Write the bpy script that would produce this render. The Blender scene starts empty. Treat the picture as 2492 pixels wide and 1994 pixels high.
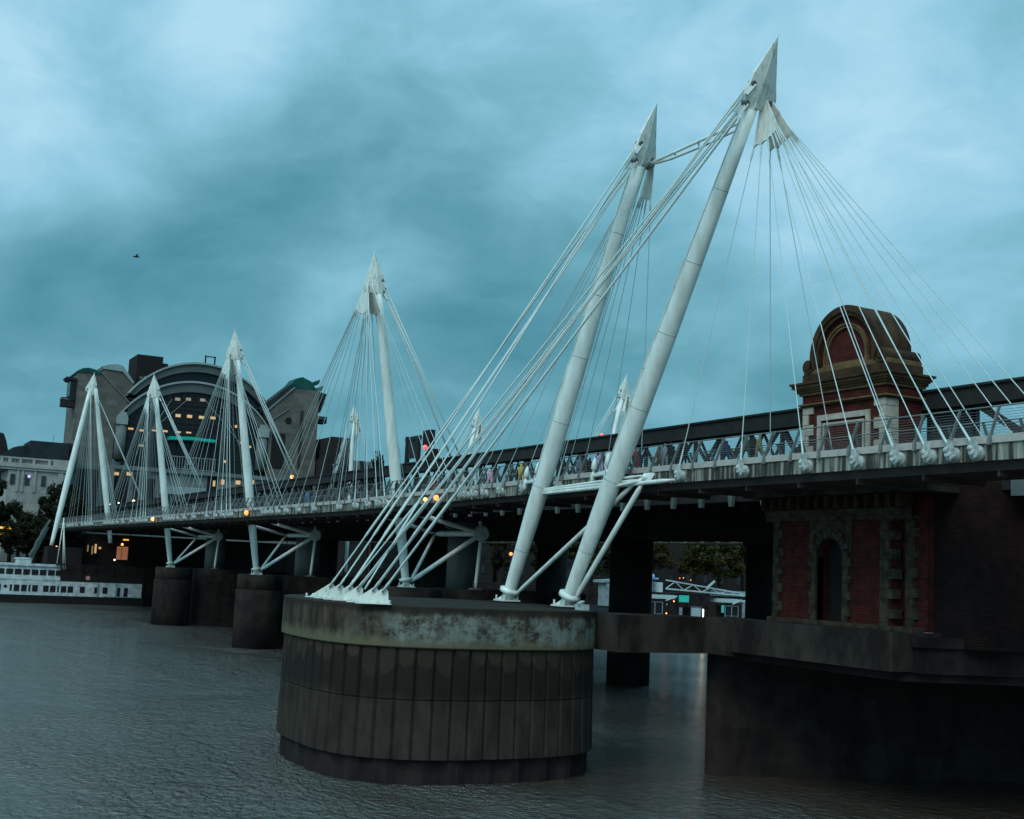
import bpy, bmesh, math, random
from mathutils import Vector as V, Matrix, noise
R = math.radians
random.seed(7)
scn = bpy.context.scene
COL = scn.collection
# ------------------------------------------------------------------ camera
cd = bpy.data.cameras.new('camera'); cam = bpy.data.objects.new('camera', cd); COL.objects.link(cam)
yaw, pitch, roll = -27.551, 7.429, 2.678
cy_, sy_, cp_, sp_ = math.cos(R(yaw)), math.sin(R(yaw)), math.cos(R(pitch)), math.sin(R(pitch))
fw = V((cy_*cp_, sy_*cp_, sp_)); r0 = V((sy_, -cy_, 0)); u0 = r0.cross(fw)
rt = r0*math.cos(R(roll))+u0*math.sin(R(roll)); up = -r0*math.sin(R(roll))+u0*math.cos(R(roll))
cam.matrix_world = Matrix(((rt.x, up.x, -fw.x, -113.954), (rt.y, up.y, -fw.y, 48.611), (rt.z, up.z, -fw.z, 11.041), (0, 0, 0, 1)))
cd.sensor_width = 36; cd.lens = 43.56; cd.clip_start = 0.5; cd.clip_end = 4000
scn.camera = cam
# ------------------------------------------------------------------ sky and sun (overcast dusk)
SUN_EL, SUN_AZ = 42, 128          # soft light from high behind the camera's left shoulder
w = bpy.data.worlds.new('World'); scn.world = w; w.use_nodes = True
nt = w.node_tree; nt.nodes.clear()
def N(t, **k):
    n = nt.nodes.new(t)
    for a, b in k.items(): setattr(n, a, b)
    return n
def math_(op, a, b=None, c=None):
    n = N('ShaderNodeMath', operation=op)
    for i, v in enumerate((a, b, c)):
        if v is None: continue
        if isinstance(v, (int, float)): n.inputs[i].default_value = v
        else: nt.links.new(v, n.inputs[i])
    return n.outputs[0]
tc = N('ShaderNodeTexCoord'); D = tc.outputs['Generated']
sep = N('ShaderNodeSeparateXYZ'); nt.links.new(D, sep.inputs[0])
zz = math_('ADD', math_('MAXIMUM', sep.outputs[2], 0.0), 0.16)
cx = math_('DIVIDE', sep.outputs[0], zz); cyy = math_('DIVIDE', sep.outputs[1], zz)
comb = N('ShaderNodeCombineXYZ'); nt.links.new(cx, comb.inputs[0]); nt.links.new(cyy, comb.inputs[1])
n1 = N('ShaderNodeTexNoise'); n1.inputs['Scale'].default_value = 1.9; n1.inputs['Detail'].default_value = 6; n1.inputs['Roughness'].default_value = .54; n1.inputs['Distortion'].default_value = .1
nt.links.new(comb.outputs[0], n1.inputs['Vector'])
wn = N('ShaderNodeTexNoise'); wn.inputs['Scale'].default_value = 4.0; wn.inputs['Detail'].default_value = 4.0
nt.links.new(D, wn.inputs['Vector'])
wsub = N('ShaderNodeVectorMath', operation='SUBTRACT'); nt.links.new(wn.outputs['Color'], wsub.inputs[0]); wsub.inputs[1].default_value = (.5, .5, .5)
wsc = N('ShaderNodeVectorMath', operation='SCALE'); nt.links.new(wsub.outputs[0], wsc.inputs[0]); wsc.inputs['Scale'].default_value = .09
wad = N('ShaderNodeVectorMath', operation='ADD'); nt.links.new(D, wad.inputs[0]); nt.links.new(wsc.outputs[0], wad.inputs[1])
wno = N('ShaderNodeVectorMath', operation='NORMALIZE'); nt.links.new(wad.outputs[0], wno.inputs[0]); wad = wno
# denser and thinner banks of the cloud deck, by compass direction
BANKS = [((.888, -.209, .409), 2.2, .26), ((.94, -.066, .335), 2.4, .30), ((.93, -.09, .36), 4, .12), ((.958, -.085, .273), 3, .14), ((.912, -.207, .355), 2.2, .14), ((.788, -.451, .419), 6, .10),
         ((.683, -.604, .411), 6, .14), ((.642, -.688, .337), 5, .20), ((.91, -.341, .238), 2.4, .22), ((.70, -.65, .28), 4, .12), ((.734, -.61, .298), 3, .10),
         ((.976, -.094, .196), 2.4, -.26), ((.967, -.141, .214), 2.0, -.20), ((.953, -.196, .23), 2.0, -.20), ((.936, -.248, .248), 2.4, -.24), ((.917, -.293, .272), 2.2, -.22),
         ((.936, -.148, .32), 2.6, -.10), ((.878, -.321, .356), 3, -.08), ((.857, -.401, .324), 4, -.14), ((.886, -.363, .29), 3, -.10), ((.867, -.471, .162), 5, -.12), ((.76, -.62, .17), 5, -.14), ((.988, -.102, .118), 4, -.08), ((.885, -.43, .18), 4, -.14)]
acc = None
for d, sg, amp in BANKS:
    dv = V(d).normalized()
    dot = N('ShaderNodeVectorMath', operation='DOT_PRODUCT'); nt.links.new(wad.outputs[0], dot.inputs[0]); dot.inputs[1].default_value = dv
    k = 1/(R(sg)**2)
    e = math_('MULTIPLY', math_('EXPONENT', math_('MULTIPLY', math_('SUBTRACT', math_('MINIMUM', dot.outputs['Value'], 1.0), 1.0), k)), amp)
    acc = e if acc is None else math_('ADD', acc, e)
n3 = N('ShaderNodeTexNoise'); n3.inputs['Scale'].default_value = 7.5; n3.inputs['Detail'].default_value = 7; n3.inputs['Roughness'].default_value = .55; n3.inputs['Distortion'].default_value = .25
mpn = N('ShaderNodeMapping'); mpn.inputs['Scale'].default_value = (1, 1, 1.7); mpn.inputs['Location'].default_value = (3.1, 1.7, .4); nt.links.new(wad.outputs[0], mpn.inputs[0]); nt.links.new(mpn.outputs[0], n3.inputs['Vector'])
val = math_('ADD', math_('MULTIPLY', math_('SUBTRACT', n1.outputs['Fac'], .5), .30), math_('ADD', math_('MULTIPLY', acc, 1.05), .47))
val = math_('ADD', val, math_('MULTIPLY', math_('SUBTRACT', n3.outputs['Fac'], .5), 1.0))
grad = math_('MULTIPLY', math_('SUBTRACT', sep.outputs[2], .16), .55)
val = math_('ADD', val, math_('MINIMUM', grad, .12))
cr = N('ShaderNodeValToRGB'); nt.links.new(val, cr.inputs[0])
el = cr.color_ramp.elements
def lin(c): return tuple(((x/255)/12.92 if x/255 <= .04045 else ((x/255+.055)/1.055)**2.4) for x in c)+(1,)
el[0].position = 0; el[0].color = lin((74, 140, 160)); el[1].position = 1; el[1].color = lin((180, 226, 247))
for p, c in ((.28, (98, 162, 180)), (.52, (124, 185, 205)), (.76, (150, 207, 231))):
    e = el.new(p); e.color = lin(c)
sky = N('ShaderNodeTexSky', sky_type='NISHITA', sun_disc=False, sun_elevation=R(SUN_EL), sun_rotation=R(90-SUN_AZ), air_density=1.2, dust_density=3.0)
skm = N('ShaderNodeVectorMath', operation='SCALE'); nt.links.new(sky.outputs[0], skm.inputs[0]); skm.inputs['Scale'].default_value = .02
mx = N('ShaderNodeMix', data_type='RGBA'); mx.inputs[0].default_value = .94
nt.links.new(skm.outputs[0], mx.inputs[6]); nt.links.new(cr.outputs[0], mx.inputs[7])
# an overcast sky is much brighter overhead and towards the set sun than low down
rise = N('ShaderNodeMapRange', interpolation_type='SMOOTHSTEP'); nt.links.new(sep.outputs[2], rise.inputs[0])
rise.inputs[1].default_value = .44; rise.inputs[2].default_value = .95; rise.inputs[3].default_value = 1.0; rise.inputs[4].default_value = 2.1
back = N('ShaderNodeMapRange', interpolation_type='SMOOTHSTEP'); 
bd = N('ShaderNodeVectorMath', operation='DOT_PRODUCT'); nt.links.new(D, bd.inputs[0]); bd.inputs[1].default_value = V((-.45, .8, .3)).normalized()
nt.links.new(bd.outputs['Value'], back.inputs[0]); back.inputs[1].default_value = .05; back.inputs[2].default_value = .9; back.inputs[3].default_value = 1; back.inputs[4].default_value = 2.2
hor = N('ShaderNodeMapRange'); nt.links.new(sep.outputs[2], hor.inputs[0]); hor.inputs[1].default_value = -.03; hor.inputs[2].default_value = .0; hor.inputs[3].default_value = .12; hor.inputs[4].default_value = 1
bg = N('ShaderNodeBackground'); nt.links.new(mx.outputs[2], bg.inputs[0])
st = math_('MULTIPLY', math_('MULTIPLY', rise.outputs[0], back.outputs[0]), hor.outputs[0]); nt.links.new(st, bg.inputs[1])
wo = N('ShaderNodeOutputWorld'); nt.links.new(bg.outputs[0], wo.inputs[0])
sl = bpy.data.lights.new('sun', 'SUN'); sl.energy = 1.35; sl.angle = R(30); sl.color = (1, .90, .80)
so = bpy.data.objects.new('sun', sl); COL.objects.link(so)
sd = V((math.cos(R(SUN_EL))*math.cos(R(SUN_AZ)), math.cos(R(SUN_EL))*math.sin(R(SUN_AZ)), math.sin(R(SUN_EL))))
so.rotation_euler = sd.to_track_quat('Z', 'Y').to_euler()
scn.view_settings.view_transform = 'Standard'; scn.view_settings.look = 'None'; scn.view_settings.exposure = 0; scn.view_settings.gamma = 1
scn.render.engine = 'CYCLES'

# ------------------------------------------------------------------ materials
def mat(name, col, rough=.7, metal=0, spec=.5, nz=0, nscale=3, col2=None, bump=0, bscale=20, emit=None, estr=1, streak=None, spread=(.35, .65), courses=None):
    m = bpy.data.materials.new(name); m.use_nodes = True; t = m.node_tree; b = t.nodes['Principled BSDF']
    b.inputs['Base Color'].default_value = (*col, 1); b.inputs['Roughness'].default_value = rough; b.inputs['Metallic'].default_value = metal
    b.inputs['Specular IOR Level'].default_value = spec if (rough < .5 or max(col) > .3) else (.12 if max(col) < .13 else .3)
    g = t.nodes.new('ShaderNodeTexCoord')
    src = g.outputs['Object']
    if nz or col2:
        n = t.nodes.new('ShaderNodeTexNoise'); n.inputs['Scale'].default_value = nscale; n.inputs['Detail'].default_value = 6; n.inputs['Roughness'].default_value = .62
        if streak:
            mp = t.nodes.new('ShaderNodeMapping'); mp.inputs['Scale'].default_value = streak; t.links.new(src, mp.inputs[0]); t.links.new(mp.outputs[0], n.inputs['Vector'])
        else: t.links.new(src, n.inputs['Vector'])
        r = t.nodes.new('ShaderNodeValToRGB'); t.links.new(n.outputs['Fac'], r.inputs[0])
        c2 = col2 if col2 else tuple(c*(1-nz) for c in col)
        r.color_ramp.elements[0].position = spread[0]; r.color_ramp.elements[1].position = spread[1]
        r.color_ramp.elements[0].color = (*c2, 1); r.color_ramp.elements[1].color = (*col, 1)
        t.links.new(r.outputs[0], b.inputs['Base Color'])
    if courses:
        sx = t.nodes.new('ShaderNodeSeparateXYZ'); t.links.new(src, sx.inputs[0]); ad = t.nodes.new('ShaderNodeMath'); ad.operation = 'ADD'; t.links.new(sx.outputs[0], ad.inputs[0]); t.links.new(sx.outputs[1], ad.inputs[1])
        cb = t.nodes.new('ShaderNodeCombineXYZ'); t.links.new(ad.outputs[0], cb.inputs[0]); t.links.new(sx.outputs[2], cb.inputs[1])
        bk = t.nodes.new('ShaderNodeTexBrick'); t.links.new(cb.outputs[0], bk.inputs['Vector']); bk.inputs['Scale'].default_value = 1; bk.inputs['Brick Width'].default_value = courses[0]; bk.inputs['Row Height'].default_value = courses[1]; bk.inputs['Mortar Size'].default_value = courses[2]; bk.inputs['Mortar Smooth'].default_value = .3
        bk.inputs['Color1'].default_value = (1, 1, 1, 1); bk.inputs['Color2'].default_value = (.68, .68, .68, 1); mo = courses[3]; bk.inputs['Mortar'].default_value = (mo, mo, mo, 1)
        ml = t.nodes.new('ShaderNodeMix'); ml.data_type = 'RGBA'; ml.blend_type = 'MULTIPLY'; ml.inputs[0].default_value = 1; old = b.inputs['Base Color'].links[0].from_socket; t.links.new(old, ml.inputs[6]); t.links.new(bk.outputs['Color'], ml.inputs[7]); t.links.new(ml.outputs[2], b.inputs['Base Color'])
    if bump:
        n2 = t.nodes.new('ShaderNodeTexNoise'); n2.inputs['Scale'].default_value = bscale; n2.inputs['Detail'].default_value = 5; t.links.new(src, n2.inputs['Vector'])
        bp = t.nodes.new('ShaderNodeBump'); bp.inputs['Strength'].default_value = bump; bp.inputs['Distance'].default_value = .05
        t.links.new(n2.outputs['Fac'], bp.inputs['Height']); t.links.new(bp.outputs[0], b.inputs['Normal'])
    if emit:
        b.inputs['Emission Color'].default_value = (*emit, 1); b.inputs['Emission Strength'].default_value = estr
    return m
M = {}
M['white'] = mat('white_paint', (.66, .68, .63), .40, col2=(.50, .51, .46), nscale=1.1, streak=(1.5, 1.5, .3), bump=.05, bscale=8)
M['cable'] = mat('galvanised_cable', (.44, .50, .47), .38, nz=.15, nscale=6)
M['anchor'] = mat('weathered_anchor_paint', (.40, .43, .41), .55, col2=(.16, .17, .155), nscale=4)
M['head'] = mat('stained_white_paint', (.60, .60, .54), .5, col2=(.34, .32, .27), nscale=2.2, streak=(2, 2, .5), spread=(.30, .5))
M['bolt'] = mat('steel_pin', (.16, .15, .13), .6, nz=.4, nscale=5)
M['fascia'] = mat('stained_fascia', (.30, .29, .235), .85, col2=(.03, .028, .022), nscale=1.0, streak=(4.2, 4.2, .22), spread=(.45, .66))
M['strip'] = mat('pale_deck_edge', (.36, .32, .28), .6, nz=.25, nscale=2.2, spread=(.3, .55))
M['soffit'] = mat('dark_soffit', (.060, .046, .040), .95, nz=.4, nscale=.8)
M['floor'] = mat('deck_paving', (.16, .15, .14), .9, nz=.2)
M['rail'] = mat('railing_steel', (.15, .15, .14), .45, metal=.3, nz=.25)
M['iron'] = mat('dark_painted_iron', (.026, .024, .023), .75, nz=.4, nscale=.8, bump=.1, bscale=5)
M['irong'] = mat('grey_iron', (.10, .125, .12), .7, nz=.3, nscale=.7)
M['cylinder'] = mat('grey_column_paint', (.11, .12, .12), .8, nz=.35, nscale=.5, streak=(1, 1, .3))
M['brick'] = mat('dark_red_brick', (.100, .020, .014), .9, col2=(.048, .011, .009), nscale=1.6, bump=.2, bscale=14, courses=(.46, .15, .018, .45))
M['quoin'] = mat('weathered_quoin_stone', (.072, .052, .035), .9, col2=(.022, .017, .011), nscale=1.9, bump=.2, bscale=8)
M['quoinp'] = mat('pale_quoin_stone', (.40, .345, .28), .85, col2=(.25, .21, .165), nscale=2.2)
M['brownstone'] = mat('sooty_brown_stone', (.068, .036, .019), .9, col2=(.024, .014, .008), nscale=1.1, streak=(1, 1, .6), bump=.25, bscale=6)
M['ochre'] = mat('ochre_moulding', (.145, .082, .032), .9, col2=(.07, .04, .018), nscale=1.5)
M['darkstone'] = mat('wet_dark_stone', (.030, .022, .019), .9, col2=(.012, .0085, .0085), nscale=.6, streak=(1, 1, .5), bump=.25, bscale=3, courses=(1.9, .7, .025, .72))
M['beam'] = mat('dirty_concrete', (.034, .028, .023), .9, col2=(.011, .0085, .007), nscale=.55, streak=(1, 1, .5), spread=(.38, .62), bump=.15, bscale=6)
M['black'] = mat('black_opening', (.016, .013, .013), .95)
M['hull'] = mat('black_hull', (.015, .012, .012), .6, nz=.3)
M['boatwhite'] = mat('boat_white', (.50, .55, .55), .5, col2=(.26, .29, .29), nscale=.8)
M['glass'] = mat('dark_glass', (.02, .018, .02), .12)
M['glassd'] = mat('smoky_glass', (.010, .010, .011), .3, spec=.25, nz=.3)
M['stone'] = mat('grey_clad_stone', (.135, .118, .10), .85, col2=(.095, .083, .072), nscale=.25, bump=.1, courses=(3.0, 1.5, .06, .7))
M['stoned'] = mat('dark_clad_stone', (.035, .03, .027), .85, nz=.3, nscale=.3)
M['steelarch'] = mat('pale_steel_arch', (.24, .27, .26), .5, nz=.2, nscale=.3)
M['archdark'] = mat('grey_steel_soffit', (.085, .095, .09), .6, nz=.3, nscale=.3)
M['green'] = mat('turquoise_roof', (.012, .075, .065), .6, nz=.5, nscale=.3)
M['turq'] = mat('turquoise_canopy', (.0, .30, .24), .5, emit=(.0, .42, .34), estr=.10)
M['portland'] = mat('pale_portland_stone', (.33, .31, .28), .85, nz=.4, nscale=.3)
M['podium'] = mat('grey_podium_stone', (.135, .15, .145), .85, col2=(.075, .085, .08), nscale=.2)
M['slate'] = mat('dark_slate', (.022, .028, .03), .7, nz=.4, nscale=.4)
M['far'] = mat('far_dark_stone', (.026, .022, .021), .9, nz=.35, nscale=.12)
M['tree'] = mat('dark_foliage', (.020, .020, .008), .8, col2=(.008, .009, .004), nscale=.5)
M['tree2'] = mat('olive_foliage', (.055, .05, .010), .8, col2=(.016, .016, .005), nscale=.4)
M['bark'] = mat('bark', (.04, .03, .022), .9)
M['ground'] = mat('embankment_paving', (.02, .019, .018), .9, nz=.3, nscale=.3)
M['asphalt'] = mat('asphalt', (.05, .05, .05), .85, nz=.2)
M['pontoon'] = mat('pontoon_grey', (.22, .26, .27), .7, nz=.4, nscale=.7)
M['pont2'] = mat('pontoon_white', (.42, .48, .48), .6, nz=.3)
M['signteal'] = mat('teal_sign', (.02, .35, .28), .5, emit=(.02, .35, .28), estr=.25)
def lamp_mat(n, c, s): return mat(n, (.2, .2, .2), .5, emit=c, estr=s)
M['lamp_y'] = lamp_mat('yellow_window_light', (1, .60, .16), .55)
M['lamp_yd'] = lamp_mat('dim_window_light', (1, .62, .22), .2)
M['lamp_o'] = lamp_mat('orange_lamp', (1, .22, .02), 2.6)
M['lamp_hot'] = lamp_mat('hot_orange_lamp', (1, .32, .07), 4)
M['lamp_w'] = lamp_mat('warm_white_lamp', (1, .82, .6), 4.5)
M['lamp_r'] = lamp_mat('red_lamp', (1, .05, .04), 2.0)
M['lamp_v'] = lamp_mat('violet_lamp', (.5, .4, 1), 1.3)
M['lamp_b'] = lamp_mat('blue_lamp', (.03, .22, .6), .5)
M['lamp_c'] = lamp_mat('yellow_canopy_light', (1, .55, .05), 1.0)

# round pier: bands of stain, seams of the cladding
def pier_mat():
    m = bpy.data.materials.new('stained_pier_concrete'); m.use_nodes = True; t = m.node_tree; b = t.nodes['Principled BSDF']; b.inputs['Roughness'].default_value = .85; b.inputs['Specular IOR Level'].default_value = .08
    g = t.nodes.new('ShaderNodeTexCoord'); s = t.nodes.new('ShaderNodeSeparateXYZ'); t.links.new(g.outputs['Object'], s.inputs[0])
    def m2(op, a, bb=None):
        n = t.nodes.new('ShaderNodeMath'); n.operation = op
        for i, v in enumerate((a, bb)):
            if v is None: continue
            if isinstance(v, (int, float)): n.inputs[i].default_value = v
            else: t.links.new(v, n.inputs[i])
        return n.outputs[0]
    def nz(sc, st, det=6, ro=.62, dist=0):
        mp = t.nodes.new('ShaderNodeMapping'); mp.inputs['Scale'].default_value = st; t.links.new(g.outputs['Object'], mp.inputs[0])
        n = t.nodes.new('ShaderNodeTexNoise'); n.inputs['Scale'].default_value = sc; n.inputs['Detail'].default_value = det; n.inputs['Roughness'].default_value = ro; n.inputs['Distortion'].default_value = dist
        t.links.new(mp.outputs[0], n.inputs[0]); return n.outputs['Fac']
    def ramp(f, a, bb):
        n = t.nodes.new('ShaderNodeMapRange'); t.links.new(f, n.inputs[0]); n.inputs[1].default_value = a; n.inputs[2].default_value = bb; return n.outputs[0]
    def mix(f, a, bb):
        n = t.nodes.new('ShaderNodeMix'); n.data_type = 'RGBA'; t.links.new(f, n.inputs[0])
        for i, v in ((6, a), (7, bb)):
            if isinstance(v, tuple): n.inputs[i].default_value = (*v, 1)
            else: t.links.new(v, n.inputs[i])
        return n.outputs[2]
    z = s.outputs[2]
    # lichen and lime wash on the cap
    c = mix(ramp(nz(1.1, (1, 1, .35), 8, .7), .40, .62), (.020, .014, .010), (.072, .055, .038))
    low = ramp(m2('ADD', z, m2('MULTIPLY', nz(1.9, (1, 1, .25)), 1.1)), 7.95, 7.45)
    c = mix(m2('MULTIPLY', low, .8), c, (.105, .092, .056))
    wash = m2('MULTIPLY', ramp(m2('ADD', nz(.60, (1, 1, 1.6), 9, .74), m2('MULTIPLY', nz(3, (1, 1, .22)), .25)), .53, .67), m2('MULTIPLY', ramp(m2('ADD', z, m2('MULTIPLY', nz(1.3, (1, 1, .5)), .8)), 7.1, 7.6), ramp(m2('ADD', z, m2('MULTIPLY', nz(2.3, (1, 1, .3)), .9)), 9.05, 8.75)))
    side = ramp(m2('ADD', m2('MULTIPLY', s.outputs[1], -1), m2('MULTIPLY', nz(.5, (1, 1, 1)), 3)), -22.5, -19.5)
    c = mix(m2('MULTIPLY', m2('MULTIPLY', wash, side), .85), c, (.17, .185, .16))
    dark = ramp(nz(2.4, (1, 1, .3), 8, .7), .58, .64)
    c = mix(m2('MULTIPLY', dark, .55), c, (.022, .017, .013))
    top = ramp(m2('ADD', z, m2('MULTIPLY', nz(1.8, (1, 1, .25)), .7)), 8.75, 9.0)
    c = mix(m2('MULTIPLY', top, .85), c, (.022, .017, .014))
    # cladding below
    lowc = mix(ramp(nz(.9, (1, 1, .45), 7, .7), .35, .65), (.019, .0145, .0115), (.040, .031, .025))
    # each panel keeps a pale tongue under the cap, scalloped at its foot
    def mm(n, *a):
        q_ = t.nodes.new('ShaderNodeMath'); q_.operation = n
        for i_, v_ in enumerate(a):
            if isinstance(v_, (int, float)): q_.inputs[i_].default_value = v_
            else: t.links.new(v_, q_.inputs[i_])
        return q_.outputs[0]
    ang = mm('ARCTAN2', mm('SUBTRACT', s.outputs[1], 15.6), mm('ADD', s.outputs[0], 42.0))
    ph = mm('FRACT', mm('MULTIPLY', mm('ADD', ang, 6.28318), 58/6.28318)); sc = mm('MULTIPLY', mm('ABSOLUTE', mm('SUBTRACT', ph, .5)), 2.0); sc = mm('POWER', sc, 3.0)
    idx = t.nodes.new('ShaderNodeTexWhiteNoise'); idx.noise_dimensions = '1D'; t.links.new(mm('FLOOR', mm('MULTIPLY', mm('ADD', ang, 6.28318), 58/6.28318)), idx.inputs['W'])
    foot = mm('ADD', mm('ADD', 3.9, mm('MULTIPLY', sc, .75)), mm('ADD', mm('MULTIPLY', idx.outputs['Value'], 1.5), mm('MULTIPLY', nz(.8, (1, 1, 1)), 1.6)))
    tong = ramp(mm('SUBTRACT', z, foot), -.12, .10)
    upc = mix(nz(1.2, (1, 1, .8)), (.024, .018, .013), (.062, .049, .034))
    gl = m2('MULTIPLY', ramp(m2('ADD', z, m2('MULTIPLY', nz(.5, (1, 1, .3), 3), 1.5)), 4.3, 4.9), .75)
    lowc = mix(gl, lowc, (.012, .009, .0075))
    lowc = mix(mm('MULTIPLY', tong, mm('MULTIPLY_ADD', idx.outputs['Value'], .5, .25)), lowc, upc)
    cap = ramp(z, 6.58, 6.62)
    c = mix(cap, lowc, c)
    t.links.new(c, b.inputs['Base Color'])
    bp = t.nodes.new('ShaderNodeBump'); bp.inputs['Strength'].default_value = .35; bp.inputs['Distance'].default_value = .06; t.links.new(nz(5, (1, 1, .5)), bp.inputs['Height']); t.links.new(bp.outputs[0], b.inputs['Normal'])
    return m
M['pier'] = pier_mat()

def water_mat():
    m = bpy.data.materials.new('river_water'); m.use_nodes = True; t = m.node_tree; b = t.nodes['Principled BSDF']
    b.inputs['Base Color'].default_value = (.048, .038, .027, 1); b.inputs['Roughness'].default_value = .07; b.inputs['IOR'].default_value = 2.15; b.inputs['Specular Tint'].default_value = (1, .90, .84, 1)
    g = t.nodes.new('ShaderNodeTexCoord')
    def nz(sc, st, det, ro, dist=0.0, rot=0):
        mp = t.nodes.new('ShaderNodeMapping'); mp.inputs['Scale'].default_value = st; mp.inputs['Rotation'].default_value = (0, 0, rot); t.links.new(g.outputs['Object'], mp.inputs[0])
        n = t.nodes.new('ShaderNodeTexNoise'); n.inputs['Scale'].default_value = sc; n.inputs['Detail'].default_value = det; n.inputs['Roughness'].default_value = ro; n.inputs['Distortion'].default_value = dist
        t.links.new(mp.outputs[0], n.inputs[0]); return n.outputs['Fac']
    def m2(op, a, bb):
        n = t.nodes.new('ShaderNodeMath'); n.operation = op
        for i, v in enumerate((a, bb)):
            if isinstance(v, (int, float)): n.inputs[i].default_value = v
            else: t.links.new(v, n.inputs[i])
        return n.outputs[0]
    h = m2('ADD', m2('MULTIPLY', nz(.45, (1, 1.4, 1), 4, .55, .5, .4), .55), m2('MULTIPLY', nz(1.5, (1, 1.5, 1), 5, .6, .5, -.3), .50))
    h = m2('ADD', h, m2('MULTIPLY', nz(4.5, (1, 1.5, 1), 3, .6, .3, .1), .16))
    gust = t.nodes.new('ShaderNodeMapRange'); t.links.new(nz(.03, (1, 1.6, 1), 3, .6, 1.0, .5), gust.inputs[0]); gust.inputs[1].default_value = .35; gust.inputs[2].default_value = .65; gust.inputs[3].default_value = .45; gust.inputs[4].default_value = 1.45
    h = m2('MULTIPLY', h, gust.outputs[0])
    bp = t.nodes.new('ShaderNodeBump'); bp.inputs['Strength'].default_value = 1.0; bp.inputs['Distance'].default_value = 1.0; t.links.new(h, bp.inputs['Height']); t.links.new(bp.outputs[0], b.inputs['Normal'])
    return m
M['water'] = water_mat()

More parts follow.
